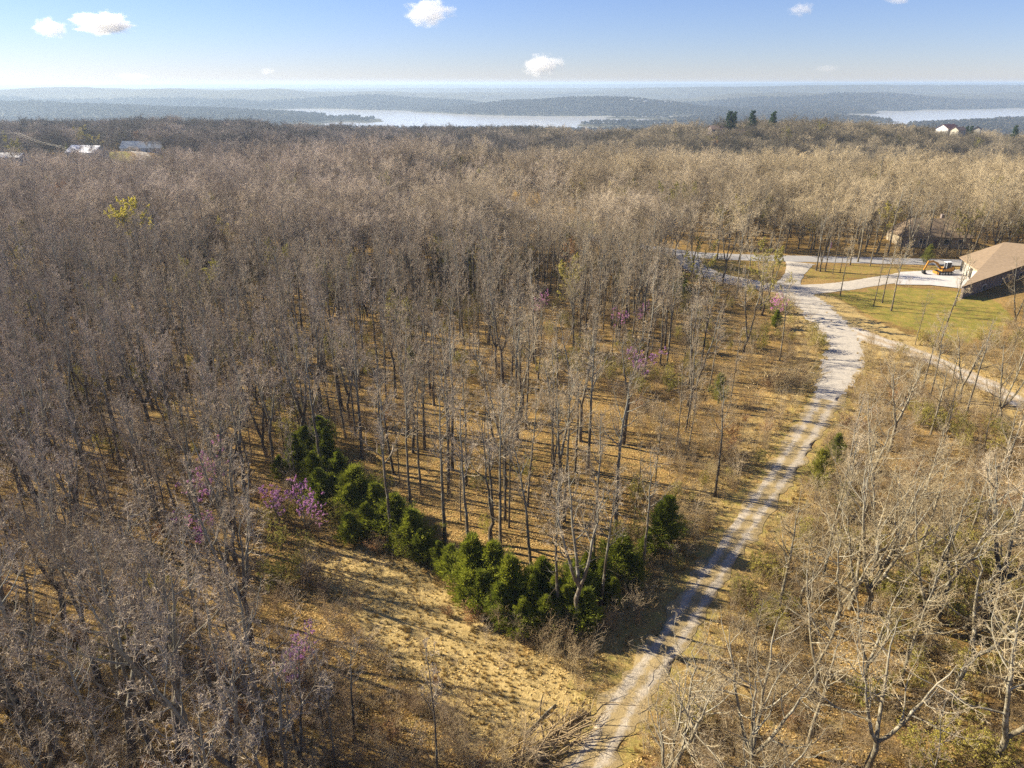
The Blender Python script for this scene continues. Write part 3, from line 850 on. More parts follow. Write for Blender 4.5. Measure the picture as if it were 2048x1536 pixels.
X, Y, rg = scatter(6, 150, 4.05, 5, 28)
keep = np.ones(len(X), bool)
for i in range(len(X)):
    if np.min(np.hypot(hx - X[i], hy - Y[i])) < 2.9: keep[i] = False
th = inside(X, Y, THIN)
keep &= ~(th & (rg.rand(len(X)) < .6))
ld, lt = poly_dist(X, Y, LANE)
lane_x = np.interp(Y, [p[1] for p in LANE], [p[0] for p in LANE])
right = X > lane_x
keep &= ~(right & (Y < 110) & (rg.rand(len(X)) < .42))
keep &= ~(right & (ld < 6.5) & (rg.rand(len(X)) < .7))
keep &= ~((rg.rand(len(X)) < np.where((Y > 78) | (X < -30), .03, .24)))
grove = inside(X, Y, PX([(560, 900), (620, 720), (900, 640), (1300, 640), (1400, 900), (1330, 1100), (1100, 1180), (860, 1110), (700, 980)]))
keep &= ~(grove & (rg.rand(len(X)) < .36))
keep &= ~((X < 2) & (Y < 48) & (rg.rand(len(X)) < .15))
for x, y, rt in zip(X[keep], Y[keep], right[keep]):
    u = rg.rand()
    if rt and y < 105:
        key = ['s0', 's1', 's2', 's3', 's2', 'a2', 't0'][int(u * 7)]; s = rg.uniform(.65, 1.0)
    elif x < -12 and y < 52:
        key = ['a0', 'a1', 'a2', 'a3', 'f0', 'f1', 'b0', 'b1', 't1', 'f2'][int(u * 10)]; s = rg.uniform(.8, 1.0)
    else:
        key = ['a0', 'a1', 'a2', 'a3', 'f0', 'f1', 'f2', 't0', 't1', 'a0', 'a2'][int(u * 11)]; s = rg.uniform(.78, 1.06)
    trees.append(dict(key=key, x=float(x), y=float(y), s=float(s), rz=rg.rand() * 6.28, lab=None, tilt=(rg.randn() * .03, rg.randn() * .03), hero=False))

def visible_size(t):
    H = PROTO[t['key']][2] * t['s']
    a = to_px(t['x'], t['y'], 0); b_ = to_px(t['x'], t['y'], H)
    mx, my = (a[0] + b_[0]) / 2, (a[1] + b_[1]) / 2
    if a[2] < 5 or b_[2] < 5: return 0
    y0, y1 = max(0, min(a[1], b_[1])), min(1536, max(a[1], b_[1]))
    if y1 - y0 < 30 or mx < -60 or mx > 2108: return 0
    return (y1 - y0) + (5000 if t['hero'] else 0)
for t in trees: t['vs'] = visible_size(t)
order = sorted(trees, key=lambda t: -t['vs'])
LIM = 292
near = [t for t in order[:LIM] if t['vs'] > 0]
rest = [t for t in order[LIM:]] + [t for t in order[:LIM] if t['vs'] <= 0]
# trees that would stand right at the camera's own position are not wanted
rest = [t for t in rest if not (abs(t['x']) < 10 and t['y'] < 14)]

# ------------------------------------------------------------------ landmarks used to say which tree is which
LAND = [
    ('the dark cedar thicket', at(1000, 1230)), ('the tall end cedar', at(1325, 1110)),
    ('the stepped cedar group', at(740, 1060)), ('the bluish far cedar', at(620, 960)),
    ('the bright magenta redbud', at(1285, 760)), ('the redbud deep in the wood', at(1080, 625)), ('the redbud beside the cedars', at(605, 1040)),
    ('the hazy redbud', at(405, 1010)), ('the lower-wood redbud', at(605, 1340)), ('the lilac redbud', at(1557, 640)),
    ('the verge brush pile', at(1560, 770)), ('the excavator', at(1885, 549)), ('the tan-roofed house', at(1960, 590)),
    ('the drive junction', at(1590, 590)), ('the bend of the dirt track', at(1870, 722)), ('the near lane end', at(1215, 1480)),
    ('the dry grass clearing', at(1000, 1380)), ('the lit leaf litter', at(1050, 1100)), ('the fallen logs', at(1070, 1500)),
    ('the grassy lane gap', at(1480, 900)), ('the middle of the lane', at(1520, 1010)), ('the lower wood corner', at(60, 1500)),
    ('the dark lower trunks', at(330, 1450)), ('the orange undergrowth patch', at(60, 1080)), ('the paler wood', at(1750, 1200)),
    ('the pale crooked limbs', at(1980, 1480)), ('the thick dark trunk', at(1965, 1245)), ('the verge cedar', at(1650, 975)),
    ('the shaded hollow', at(900, 820)), ('the spreading dark tree', at(643, 835)), ('the long trunk shadows', at(1200, 980)),
    ('the grey twig thicket', at(250, 1150)), ('the gold litter patch', at(170, 1350)), ('the brown understory patch', at(300, 900)), ('the olive cedar in mid-wood', at(655, 715)), ('the warm brown thicket', at(80, 820)), ('the twiggy slope', at(420, 1090)), ('the olive undergrowth', at(440, 780)), ('the bush-like olive cedar', at(1430, 800)),
]
ORD = '''nearest|second nearest|third nearest|fourth nearest|fifth nearest|sixth nearest|seventh nearest|eighth nearest|ninth nearest|tenth nearest|eleventh nearest|twelfth nearest|thirteenth nearest|fourteenth nearest|fifteenth nearest|sixteenth nearest|seventeenth nearest|eighteenth nearest|nineteenth nearest|twentieth nearest|twenty-first nearest|twenty-second nearest|twenty-third nearest|twenty-fourth nearest|twenty-fifth nearest|twenty-sixth nearest|twenty-seventh nearest|twenty-eighth nearest|twenty-ninth nearest|thirtieth nearest|thirty-first nearest|thirty-second nearest|thirty-third nearest|thirty-fourth nearest'''.split('|')
buckets = {}
for t in near:
    best = min(range(len(LAND)), key=lambda i: math.hypot(t['x'] - LAND[i][1][0], t['y'] - LAND[i][1][1]))
    dx, dy = t['x'] - LAND[best][1][0], t['y'] - LAND[best][1][1]
    side = ('behind' if dy > 0 else 'before') if abs(dy) > abs(dx) else ('right of' if dx > 0 else 'left of')
    buckets.setdefault((best, side), []).append((math.hypot(dx, dy), t))
for (li, side), l in buckets.items():
    l.sort(key=lambda q: q[0])
    for k, (_, t) in enumerate(l):
        t['lab'] = '%s, %s %s %s' % (PROTO[t['key']][0], ORD[min(k, 33)], side, LAND[li][0])
for t in near:
    e = place_tree(t['key'], t['x'], t['y'], t['s'], t['rz'], t['tilt'])
    tag(e, t['lab'], 'tree', 'bare trees of the near wood')

# ------------------------------------------------------------------ instanced mass (stuff)
def stuff(name, keys, pts, idx, rot, scl, label, cat, meshes=None):
    """one object: points carrying instances of the given prototypes"""
    coll = bpy.data.collections.new(name + "_kinds")
    for i, k in enumerate(keys):
        V = []
        src = PROTO[k][1] if meshes is None else meshes[k]
        # merge the parts of a kind into one mesh with its materials
        me = bpy.data.meshes.new("%03d_%s" % (i, k))
        vs, ls, st, mi, off, lo = [], [], [], [], 0, 0
        for q, s_ in enumerate(src):
            n = len(s_.vertices); co = np.empty(n * 3, np.float32); s_.vertices.foreach_get("co", co)
            l = np.empty(len(s_.loops), np.int32); s_.loops.foreach_get("vertex_index", l)
            p = np.empty(len(s_.polygons), np.int32); s_.polygons.foreach_get("loop_start", p)
            vs.append(co); ls.append(l + off); st.append(p + lo); mi.append(np.full(len(p), q, np.int32)); off += n; lo += len(l)
            me.materials.append(s_.materials[0])
        me.vertices.add(off); me.vertices.foreach_set("co", np.concatenate(vs))
        me.loops.add(lo); me.loops.foreach_set("vertex_index", np.concatenate(ls))
        S = np.concatenate(st); me.polygons.add(len(S)); me.polygons.foreach_set("loop_start", S)
        me.polygons.foreach_set("material_index", np.concatenate(mi))
        me.update(calc_edges=True)
        coll.objects.link(bpy.data.objects.new("%03d_%s" % (i, k), me))
    pts = np.asarray(pts, np.float32)
    me = bpy.data.meshes.new(name)
    me.vertices.add(len(pts)); me.vertices.foreach_set("co", pts.ravel())
    me.attributes.new("idx", 'INT', 'POINT').data.foreach_set("value", np.asarray(idx, np.int32))
    me.attributes.new("rot", 'FLOAT_VECTOR', 'POINT').data.foreach_set("vector", np.asarray(rot, np.float32).ravel())
    me.attributes.new("scl", 'FLOAT_VECTOR', 'POINT').data.foreach_set("vector", np.asarray(scl, np.float32).ravel())
    me.update()
    o = bpy.data.objects.new(name, me); COL.objects.link(o)
    ng = bpy.data.node_groups.new(name, 'GeometryNodeTree')
    ng.interface.new_socket("Geometry", in_out='INPUT', socket_type='NodeSocketGeometry')
    ng.interface.new_socket("Geometry", in_out='OUTPUT', socket_type='NodeSocketGeometry')
    gi = ng.nodes.new("NodeGroupInput"); go = ng.nodes.new("NodeGroupOutput")
    ci = ng.nodes.new("GeometryNodeCollectionInfo"); ci.inputs[0].default_value = coll
    ci.inputs[1].default_value = True; ci.inputs[2].default_value = True
    ip = ng.nodes.new("GeometryNodeInstanceOnPoints")
    ng.links.new(gi.outputs[0], ip.inputs["Points"]); ng.links.new(ci.outputs[0], ip.inputs["Instance"])
    ip.inputs["Pick Instance"].default_value = True
    for nm, ty, sock in (("idx", 'INT', "Instance Index"), ("rot", 'FLOAT_VECTOR', "Rotation"), ("scl", 'FLOAT_VECTOR', "Scale")):
        na = ng.nodes.new("GeometryNodeInputNamedAttribute"); na.data_type = ty; na.inputs[0].default_value = nm
        ng.links.new(na.outputs[0], ip.inputs[sock])
    ng.links.new(ip.outputs[0], go.inputs[0])
    md = o.modifiers.new("scatter", 'NODES'); md.node_group = ng
    tag(o, label, cat, None, 'stuff')
    return o

keys = ['a0', 'a1', 'a2', 'a3', 'f0', 'f1', 'f2', 't0', 't1', 's0', 's1', 's2', 's3', 'b0', 'b1'] + ['m%d' % i for i in range(6)] + ['z%d' % i for i in range(5)]
kid = {k: i for i, k in enumerate(keys)}
pts, idx, rot, scl = [], [], [], []
for t in rest:
    pts.append((t['x'], t['y'], zt(t['x'], t['y']))); idx.append(kid[t['key']]); rot.append((t['tilt'][0], t['tilt'][1], t['rz'])); scl.append((t['s'],) * 3)
def far_band(y0, y1, sp, seed, fam, n, smin, smax, thin=0.0, marg=30, cond=None):
    X, Y, rg = scatter(y0, y1, sp, seed, marg)
    if cond is not None:
        c_ = cond(X, Y); X, Y = X[c_], Y[c_]
    m = rg.rand(len(X)) > thin
    # gaps follow a slow pattern, so the canopy is not even
    m &= fbm(X / 22, Y / 22, seed, 3) + rg.rand(len(X)) * .5 > .45
    X, Y = X[m], Y[m]; Z = terrain(X, Y)
    n_ = len(X)
    s = rg.uniform(smin, smax, n_) * (0.86 + .28 * fbm(X / 35, Y / 35, seed + 3, 2))
    pts.extend(np.stack([X, Y, Z], 1).tolist()); idx.extend([kid['%s%d' % (fam, q)] for q in rg.randint(0, n, n_)])
    rot.extend(np.stack([rg.randn(n_) * .03, rg.randn(n_) * .03, rg.rand(n_) * 6.28], 1).tolist())
    scl.extend(np.stack([s, s, s * rg.uniform(.9, 1.1, n_)], 1).tolist())
far_band(48, 150, 4.6, 68, 't', 2, .75, 1.15, cond=lambda X, Y: ((X < -22) | (Y > 104)) & (X < 45))
proto('v0', 'budding', ('bark', 'far_twig'), 'bud_leaf', seed=94, H=14, r=.18, leaders=2, fork=.35, limbs=12, spread=1.2, dens=.7, leaf_n=2600, leaf_s=.12, lod=1)
proto('v1', 'rusty', ('bark', 'far_twig'), 'orange_leaf', seed=95, H=12, r=.16, leaders=2, fork=.3, limbs=12, spread=1.1, dens=.7, leaf_n=2200, leaf_s=.11, lod=1)
PROTO['v2'] = ('evergreen', list(cedar_mesh(520, 9, 2.3, M['cedar'], 110, 50, .22)), 9)
keys += ['v0', 'v1', 'v2']
for k in ('v0', 'v1', 'v2'): kid[k] = keys.index(k)
far_band(150, 330, 5.4, 61, 'm', 6, .70, 1.18)
far_band(118, 330, 19, 64, 'v', 1, .75, 1.1)
far_band(170, 330, 40, 67, 'v', 2, .75, 1.1)
far_band(330, 700, 21, 65, 'v', 3, .8, 1.2)
far_band(160, 330, 34, 66, 'v', 3, .8, 1.1)
far_band(330, 760, 7.0, 62, 'z', 5, .60, 1.30)
far_band(760, 1150, 9.0, 63, 'z', 5, .9, 1.3)
print('trees near', len(near), 'mass', len(pts))
stuff('woods', keys, pts, idx, rot, scl, 'leafless grey-brown wood running back to the lake and over the far rise', 'woods')

# wooded lower slopes and headlands, kilometres away: small round crowns
def clump(seed):
    rg = np.random.RandomState(seed); b = MB()
    n = 90
    d = nrm(rg.randn(n, 3)); d[:, 2] = np.abs(d[:, 2]); p = d * np.array([5, 5, 7]) * (.75 + .3 * rg.rand(n, 1)) + np.array([0, 0, 5])
    a = nrm(rg.randn(n, 3)); c = nrm(np.cross(a, rg.randn(n, 3))); s = 1.6
    V = np.stack([p - a * s, p - c * s, p + a * s, p + c * s], 1)
    b.add(V.reshape(-1, 3), np.arange(n)[:, None] * 4 + np.arange(4)[None])
    return b.mesh('clump', M['far_crown'])
CL = {'k%d' % i: [clump(i)] for i in range(3)}
X, Y, rg = scatter(1150, 4700, 19, 71, 100)
Z = terrain(X, Y)
m = (Z > WATER_Z + 1.5)
X, Y, Z = X[m], Y[m], Z[m]
n_ = len(X); s = rg.uniform(.65, 1.1, n_) * (1 + .5 * sst(3000, 3600, Y))
stuff('distant_woods', list(CL), np.stack([X, Y, Z - 1], 1), rg.randint(0, 3, n_), np.stack([X * 0, X * 0, rg.rand(n_) * 6.28], 1), np.stack([s, s, s], 1),
      'hazy wooded slopes and headlands around the lake', 'woods', CL)

# ------------------------------------------------------------------ understory: shrubs, saplings, grass tufts, fallen leaves
def shrub_mesh(seed, H, n, m, twr=.007, up=.15, spread=40):
    rg = np.random.RandomState(seed)
    a = rg.rand(n) * 6.28; th = np.radians(rg.uniform(4, spread, n))
    d = np.stack([np.cos(a) * np.sin(th), np.sin(a) * np.sin(th), np.cos(th)], 1)
    Q = [np.stack([np.cos(a) * .1, np.sin(a) * .1, np.zeros(n) - .1], 1)]
    L = H * rg.uniform(.6, 1, n)[:, None] / 5
    for _ in range(5):
        Q.append(Q[-1] + d * L); d = nrm(d + np.array([0, 0, up]) * .5 + .12 * rg.randn(n, 3))
    P = np.stack(Q, 1); Rd = np.linspace(.018, .007, 6)[None].repeat(n, 0)
    b = MB(); b.tubes(P, Rd, 3)
    P2, R2 = spawn(rg, P, Rd, 8, .2, 1, .32, (25, 60), 4, .05, .25, .7, twr, .3, True)
    P3, R3 = spawn(rg, P2, R2, 5, .2, 1, .5, (25, 65), 3, .05, .3, .8, twr * .8, .2, True)
    b.tubes(P2, R2, 3); b.tubes(P3, R3, 3)
    return b, P3
def tuft_mesh(seed, H, n, spread=.35):
    rg = np.random.RandomState(seed)
    a = rg.rand(n) * 6.28; r0 = rg.rand(n) * .25
    base = np.stack([np.cos(a) * r0, np.sin(a) * r0, np.zeros(n) - .03], 1)
    tip = base + np.stack([rg.randn(n) * spread * .6, rg.randn(n) * spread * .6, H * rg.uniform(.5, 1, n)], 1)
    w = np.stack([np.sin(a), -np.cos(a), a * 0], 1) * .014
    b = MB(); b.add(np.stack([base - w, base + w, tip], 1).reshape(-1, 3), None, np.arange(n * 3).reshape(-1, 3))
    return b
SH = {}
for i in range(3):
    b, P3 = shrub_mesh(300 + i, 2.6 + i * .6, 9, None); SH['g%d' % i] = [b.mesh('g', M['brown_shrub'])]
b, P3 = shrub_mesh(310, 3.4, 8, None)
fb = MB(); quads(fb, np.random.RandomState(1), P3, 2200, .055); SH['h0'] = [b.mesh('h', M['brown_shrub']), fb.mesh('l', M['bud_leaf'])]
fb = MB(); b, P3 = shrub_mesh(311, 3.0, 8, None); quads(fb, np.random.RandomState(2), P3, 1200, .06); SH['h1'] = [b.mesh('h', M['brown_shrub']), fb.mesh('l', M['orange_leaf'])]
b, P3 = shrub_mesh(312, 4.8, 3, None, spread=14); SH['j0'] = [b.mesh('j', M['twig'])]
sk = list(SH)
rg = np.random.RandomState(91)
n_ = 15000
Y = 14 + 165 * rg.rand(n_) ** 1.0; X = (rg.rand(n_) * 2 - 1) * (Y * .82 + 14)
ld, _ = poly_dist(X, Y, LANE)
m = np.ones(n_, bool)
for line, w in ((LANE, 2.9), (DRIVE_W, 4.5), (DRIVE_E, 4.5), (SPUR, 4), (TRACK, 3.0), (ROAD, 5)):
    d, _ = poly_dist(X, Y, line); m &= d > w
for p in [PAD, LAWN, LAWN_N, ISLAND]: m &= ~inside(X, Y, p)
for a, b_, r in HOUSE_KEEP[:4]: m &= np.hypot(X - a, Y - b_) > r - 3
dens = fbm(X / 14, Y / 14, 8, 3)
open_ = inside(X, Y, CLEAR)
litter_open = inside(X, Y, PX([(820, 1080), (700, 900), (900, 780), (1200, 780), (1330, 950), (1300, 1060), (1180, 1140), (1060, 1150), (900, 1110)]))
lane_x = np.interp(Y, [p[1] for p in LANE], [p[0] for p in LANE])
pr = np.where(dens > .5, .8, .42); pr = np.where(open_, .10, pr); pr = np.where(litter_open, .12, pr)
pr = np.where((X > lane_x), pr * 1.3, pr); pr = np.where((ld < 9) & (X > lane_x), .9, pr)
pr = np.where(X < -20, pr * .9, pr)
m &= rg.rand(n_) < pr
X, Y = X[m], Y[m]; Z = terrain(X, Y)
n_ = len(X)
u = rg.rand(n_); tone = fbm(X / 20 + 5, Y / 20, 17, 2)
idx = np.where(u < .50, rg.randint(0, 3, n_), np.where(u < .78, 5, np.where(tone > .47, 3, np.where(u < .82, 4, 1))))
s = rg.uniform(.45, 1.05, n_)
stuff('undergrowth', sk, np.stack([X, Y, Z], 1), idx, np.stack([X * 0, X * 0, rg.rand(n_) * 6.28], 1), np.stack([s, s, s], 1),
      'tan leafless shrubs and saplings growing under the trees and along the lane', 'undergrowth', SH)

GR = {'t%d' % i: [tuft_mesh(400 + i, .55 + .2 * i, 90).mesh('t', M['dry_grass'])] for i in range(3)}
n_ = 60000
Y = 16 + 120 * rg.rand(n_) ** 1.2; X = (rg.rand(n_) * 2 - 1) * (Y * .80 + 10)
ld, _ = poly_dist(X, Y, LANE); td, _ = poly_dist(X, Y, TRACK)
open_ = inside(X, Y, CLEAR)
pr = np.where(open_, .95, .015); pr = np.where(ld < 6.5, .4, pr); pr = np.where((td < 8) & (td > 2.2), .3, pr)
pr = np.where(ld < 2.1, .0, pr); pr = np.where(td < 2.2, .02, pr)
for p in [PAD, LAWN]: pr = np.where(inside(X, Y, p), 0, pr)
for l_ in (DRIVE_W, DRIVE_E, SPUR, ROAD):
    d, _ = poly_dist(X, Y, l_); pr = np.where(d < 4, 0, pr)
pr = pr * np.where(open_, 1, .35 + 1.3 * (fbm(X / 4, Y / 4, 12, 3) > .5))
m = rg.rand(n_) < pr
X, Y = X[m], Y[m]; Z = terrain(X, Y); n_ = len(X)
s = np.where(inside(X, Y, CLEAR), rg.uniform(.18, .5, n_), rg.uniform(.25, .75, n_))
stuff('dry_grass', list(GR), np.stack([X, Y, Z], 1), rg.randint(0, 3, n_), np.stack([X * 0, X * 0, rg.rand(n_) * 6.28], 1), np.stack([s, s, s], 1),
      'tufts of tan dry grass in the clearing and on the lane verges', 'grass', GR)

# fallen leaves lying on the floor of the wood
n_ = 260000
Y = 14 + 95 * rg.rand(n_) ** 1.05; X = (rg.rand(n_) * 2 - 1) * (Y * .80 + 8)
ld, _ = poly_dist(X, Y, LANE)
m = (ld > 2.3) & ~(inside(X, Y, CLEAR) & (rg.rand(n_) < .45)) & (fbm(X / 1.6, Y / 1.6, 19, 3) > .40)
X, Y = X[m], Y[m]; n_ = len(X); Z = terrain(X, Y) + .03 + rg.rand(n_) * .05
P = np.stack([X, Y, Z], 1)
nz = nrm(np.stack([rg.randn(n_) * .45, rg.randn(n_) * .45, np.ones(n_)], 1))
a = nrm(np.cross(nz, rg.randn(n_, 3))); c = np.cross(nz, a)
sz = rg.uniform(.04, .09, n_)[:, None]
V = np.stack([P - a * sz, P - c * sz * .7, P + a * sz, P + c * sz * .7], 1)
b = MB(); b.add(V.reshape(-1, 3), np.arange(n_)[:, None] * 4 + np.arange(4)[None])
o = b.obj('leaf_litter', M['leaf']); tag(o, 'tan fallen leaves scattered over the floor of the wood', 'leaves', None, 'stuff')

# ------------------------------------------------------------------ cedars
CED = [cedar_mesh(500 + i, 7.5 - .5 * i, 1.9 + .25 * (i % 3), M['cedar'], 190, 95) for i in range(4)]
GCED = [cedar_mesh(510 + i, 5.5, 1.7, M['grey_cedar'], 90, 55, .15) for i in range(2)]
def cedar(px, py, h, lab, kind=CED, grp='cedars edging the wood', s3=1.0):
    """(px, py): middle of the crown in the photograph"""
    x, y = at(px, py, h * .45)
    me = kind[rnd.randrange(len(kind))]
    H0 = 7.5 - .5 * CED.index(me) if kind is CED else 5.5
    e = empty('cedar_tree', (x, y, zt(x, y)), rnd.random() * 6.28)
    s = h / H0; e.scale = (s * s3, s * s3, s)
    for q, nm in zip(me, ('trunk', 'foliage')):
        o = bpy.data.objects.new(nm, q); COL.objects.link(o); o.parent = e
    tag(e, lab, 'cedar tree', grp)
for px, py, h, lab in [
    (1330, 1050, 7.6, 'tall dark green cedar at the lane end of the row'),
    (1292, 1100, 4.6, 'low dark cedar tucked against the tall end cedar'),
    (1240, 1125, 5.4, 'yellow-lit cedar second from the lane end of the row'),
    (1205, 1165, 5.6, 'dark cedar overlapping its brighter neighbour near the lane end'),
    (1150, 1180, 5.8, 'broad cedar in the middle of the dark thicket'),
    (1110, 1195, 5.4, 'cedar in the darkest part of the thicket'),
    (1062, 1205, 5.2, 'cedar standing below the leaning trunk in the thicket'),
    (1020, 1180, 6.4, 'pointed cedar over the dark hollow of the thicket'),
    (985, 1150, 6.6, 'pointed bright-topped cedar facing the lit leaf litter'),
    (945, 1140, 6.4, 'bright green cedar at the clearing end of the thicket'),
    (930, 1185, 4.4, 'small cedar at the foot of the bright green one'),
    (858, 1100, 3.4, 'small bright cedar standing alone between the two cedar groups'),
    (825, 1070, 5.2, 'light green cedar at the lower end of the stepped group'),
    (790, 1040, 5.6, 'light green cedar second in the stepped group'),
    (752, 1010, 5.4, 'cedar in the middle of the stepped group'),
    (712, 985, 5.6, 'cedar with tan twigs crossing it in the stepped group'),
    (680, 945, 5.8, 'cedar behind the pale leafless sapling'),
    (655, 905, 6.0, 'olive cedar at the upper end of the stepped group'),
    (592, 915, 5.4, 'dark bluish cedar at the far end of the stepped group'),
    (640, 985, 5.4, 'shaded cedar beside the redbud in the stepped group'),
    (700, 1060, 4.2, 'low shaded cedar under the stepped group'),
    (1170, 1225, 4.6, 'low dark cedar on the clearing side of the thicket'),
    (1090, 1235, 4.0, 'lowest dark cedar at the tip of the thicket'),
    (560, 940, 4.4, 'small dark cedar half hidden by grey twigs'),
    (1553, 640, 4.6, 'small dark cedar beside the drive junction redbud'),
    (1360, 578, 5.0, 'green cedar at the wood edge under the drive bend')]:
    cedar(px, py, h * rnd.uniform(.72, 1.02), lab, s3=rnd.uniform(1.25, 1.6))
for i, (px, py, h) in enumerate([(1270, 1150, 3.6), (1225, 1190, 3.4), (1175, 1150, 4.4), (1130, 1215, 4.2), (1085, 1165, 4.6), (1045, 1240, 3.6), (1000, 1215, 4.4), (965, 1190, 4.4), (900, 1130, 3.8), (878, 1112, 3.0), (840, 1095, 3.8), (806, 1075, 3.6), (770, 1050, 3.8), (735, 1045, 4.0), (700, 1010, 4.4), (668, 985, 4.2), (628, 945, 4.6), (610, 890, 4.4), (640, 870, 4.6)]):
    cedar(px, py, h, 'low cedar filling the V-shaped row, %s infill from the lane end' % ORD[i].replace(' nearest', '').replace('nearest', 'first'), s3=1.35)
for px, py, h, lab in [
    (1440, 780, 4.6, 'olive green bush-like cedar in the thin wood by the brush pile'), (1640, 945, 5.2, 'grey-green cedar on the far verge of the lane'),
    (1672, 905, 4.4, 'smaller grey-green cedar behind the one on the lane verge'), (1690, 1000, 4.0, 'grey-green cedar among the pale trees across the lane'),
    (1857, 511, 5.0, 'yellow-green cedar behind the excavator arm'), (655, 700, 4.2, 'olive cedar buried in the middle of the wood'),
    (1240, 560, 5.0, 'olive cedar in the wood near the public road'), (820, 720, 4.0, 'olive cedar under dark twigs in the wood')]:
    cedar(px, py, h, lab, GCED, 'olive cedars', 1.15)

# ------------------------------------------------------------------ redbuds and leafing trees
def leafy(px, py, zc, h, key, lab, cat, name, s3=(1, 1)):
    x, y = at(px, py, zc)
    e = place_tree(key, x, y, h / PROTO[key][2], rnd.random() * 6.28, name=name)
    e.scale = (e.scale[0] * s3[0], e.scale[1] * s3[0], e.scale[2])
    tag(e, lab, cat)
    return e
for i in range(2):
    proto('r%d' % i, 'redbud', ('bark', 'twig'), 'blossom', seed=81 + i, H=6, r=.08, leaders=3, fork=.25, limbs=12, spread=1.6, dens=.6, fork_at=.12, lim_ang=(35, 75), leaf_n=6000, leaf_s=.05)
proto('y0', 'yellow', ('bark', 'twig'), 'yellow_leaf', seed=91, H=18, r=.22, leaders=2, fork=.45, limbs=14, spread=1.3, dens=.7, leaf_n=11000, leaf_s=.13)
proto('o0', 'orange', ('bark', 'far_twig'), 'orange_leaf', seed=92, H=16, r=.2, leaders=2, fork=.3, limbs=14, spread=1.2, dens=.6, leaf_n=7000, leaf_s=.16, lod=1)
proto('u0', 'bud', ('bark', 'far_twig'), 'bud_leaf', seed=93, H=16, r=.2, leaders=2, fork=.3, limbs=14, spread=1.2, dens=.6, leaf_n=6000, leaf_s=.15, lod=1)
for i, (px, py, zc, h, lab) in enumerate([
    (1285, 735, 3.5, 6.8, 'brightest magenta redbud in bloom in the thin wood above the trunk shadows'),
    (1085, 602, 3.8, 5.2, 'magenta redbud in bloom deep in the middle of the wood'),
    (1238, 632, 4, 5.6, 'pinkish redbud in bloom half veiled by twigs toward the drive'),
    (1290, 615, 3.8, 4.4, 'small redbud in bloom between the veiled one and the drive bend'),
    (1555, 603, 3.8, 5.4, 'lilac redbud in bloom above the small cedar at the drive junction'),
    (603, 1003, 4.2, 6.0, 'magenta redbud in bloom against the shaded cedars'),
    (555, 985, 4.2, 5.2, 'pale pink redbud in bloom next to the magenta one by the cedars'),
    (425, 950, 5, 7.5, 'wide hazy redbud in bloom behind a screen of grey twigs'),
    (395, 1035, 4, 4.8, 'small bright redbud in bloom below the wide hazy one'),
    (605, 1312, 3.2, 4.8, 'redbud in bloom among dark trunks in the lower wood')]):
    leafy(px, py, zc, h, 'r%d' % (i % 2), lab, 'redbud tree', 'redbud_tree')
leafy(262, 432, 15, 18.5, 'y0', 'bright yellow-green leafing tree rising from the grey wood', 'tree', 'leafing_tree', (.95, .95))
for px, py, lab in [(150, 372, 'orange-brown leaved tree in the far wood'), (128, 382, 'smaller orange-brown tree beside the larger one in the far wood')]:
    leafy(px, py, 13, 16, 'o0', lab, 'tree', 'leafing_tree')
for px, py, lab in [(160, 258, 'yellow-green tree behind the pale-roofed building'), (18, 268, 'yellowish tree under the power line'), (310, 300, 'yellow-tinged tree by the far road end'),
                    (842, 243, 'light green tree on the skyline by the lake'), (1575, 252, 'yellow-green tree beside the pine on the far rise'), (1645, 250, 'small yellow-green tree on the far rise'),
                    (1967, 250, 'pale yellow tree by the red-roofed house'), (1000, 262, 'yellow-green tree before the long pale roof')]:
    leafy(px, py, 14, 17, 'u0', lab, 'tree', 'leafing_tree')

# pines on the far rise
def pine_mesh(seed, H, W):
    rg = np.random.RandomState(seed); tb, fb = MB(), MB()
    P, r = stem(rg, H, .35, k=8, wob=.01); tb.tubes(P, r, 6)
    n = 90; t = .3 + .68 * rg.rand(n); a = rg.rand(n) * 6.28
    L = W * (1 - (t - .3) / .75) * (.55 + .6 * rg.rand(n)) + .6
    o_ = np.stack([t * 0, t * 0, t * H], 1); d = nrm(np.stack([np.cos(a), np.sin(a), .15 + 0 * a], 1))
    Q = np.stack([o_, o_ + d * L[:, None]], 1); tb.tubes(Q, np.array([[.09, .03]]).repeat(n, 0), 3)
    per = 60
    k = .3 + .7 * rg.rand(n, per); p = (o_[:, None] + d[:, None] * (L[:, None] * k)[..., None] + rg.randn(n, per, 3) * np.array([.5, .5, .3])).reshape(-1, 3)
    dd = nrm(rg.randn(n * per, 3) + np.array([0, 0, .5])); c = nrm(np.cross(dd, rg.randn(n * per, 3)))
    V = np.stack([p - c * .22, p + c * .22, p + dd * .6], 1); fb.add(V.reshape(-1, 3), None, np.arange(len(p) * 3).reshape(-1, 3))
    return tb.mesh('trunk', M['bark'], True), fb.mesh('foliage', M['pine'])
PN = [pine_mesh(600, 25, 5.5), pine_mesh(601, 25, 4.6)]
def pine(px, pytop, Yd, h, lab, k):
    v = (768 - pytop) / F; kk = (SP - v * CP) / (CP + v * SP)
    ztop = CAM_H - kk * Yd
    x = (px - 1024) / F * Yd / (CP + v * SP)
    e = empty('pine_tree', (x, Yd, ztop - h)); s = h / 25; e.scale = (s, s, s)
    for q, nm in zip(PN[k], ('trunk', 'foliage')):
        o = bpy.data.objects.new(nm, q); COL.objects.link(o); o.parent = e
    tag(e, lab, 'pine tree', 'tall pines on the far rise')
pine(1461, 221, 560, 26, 'tall dark pine with ragged top, left one of the close pair on the far rise', 0)
pine(1470, 224, 565, 27, 'straighter darker pine of the close pair on the far rise', 1)
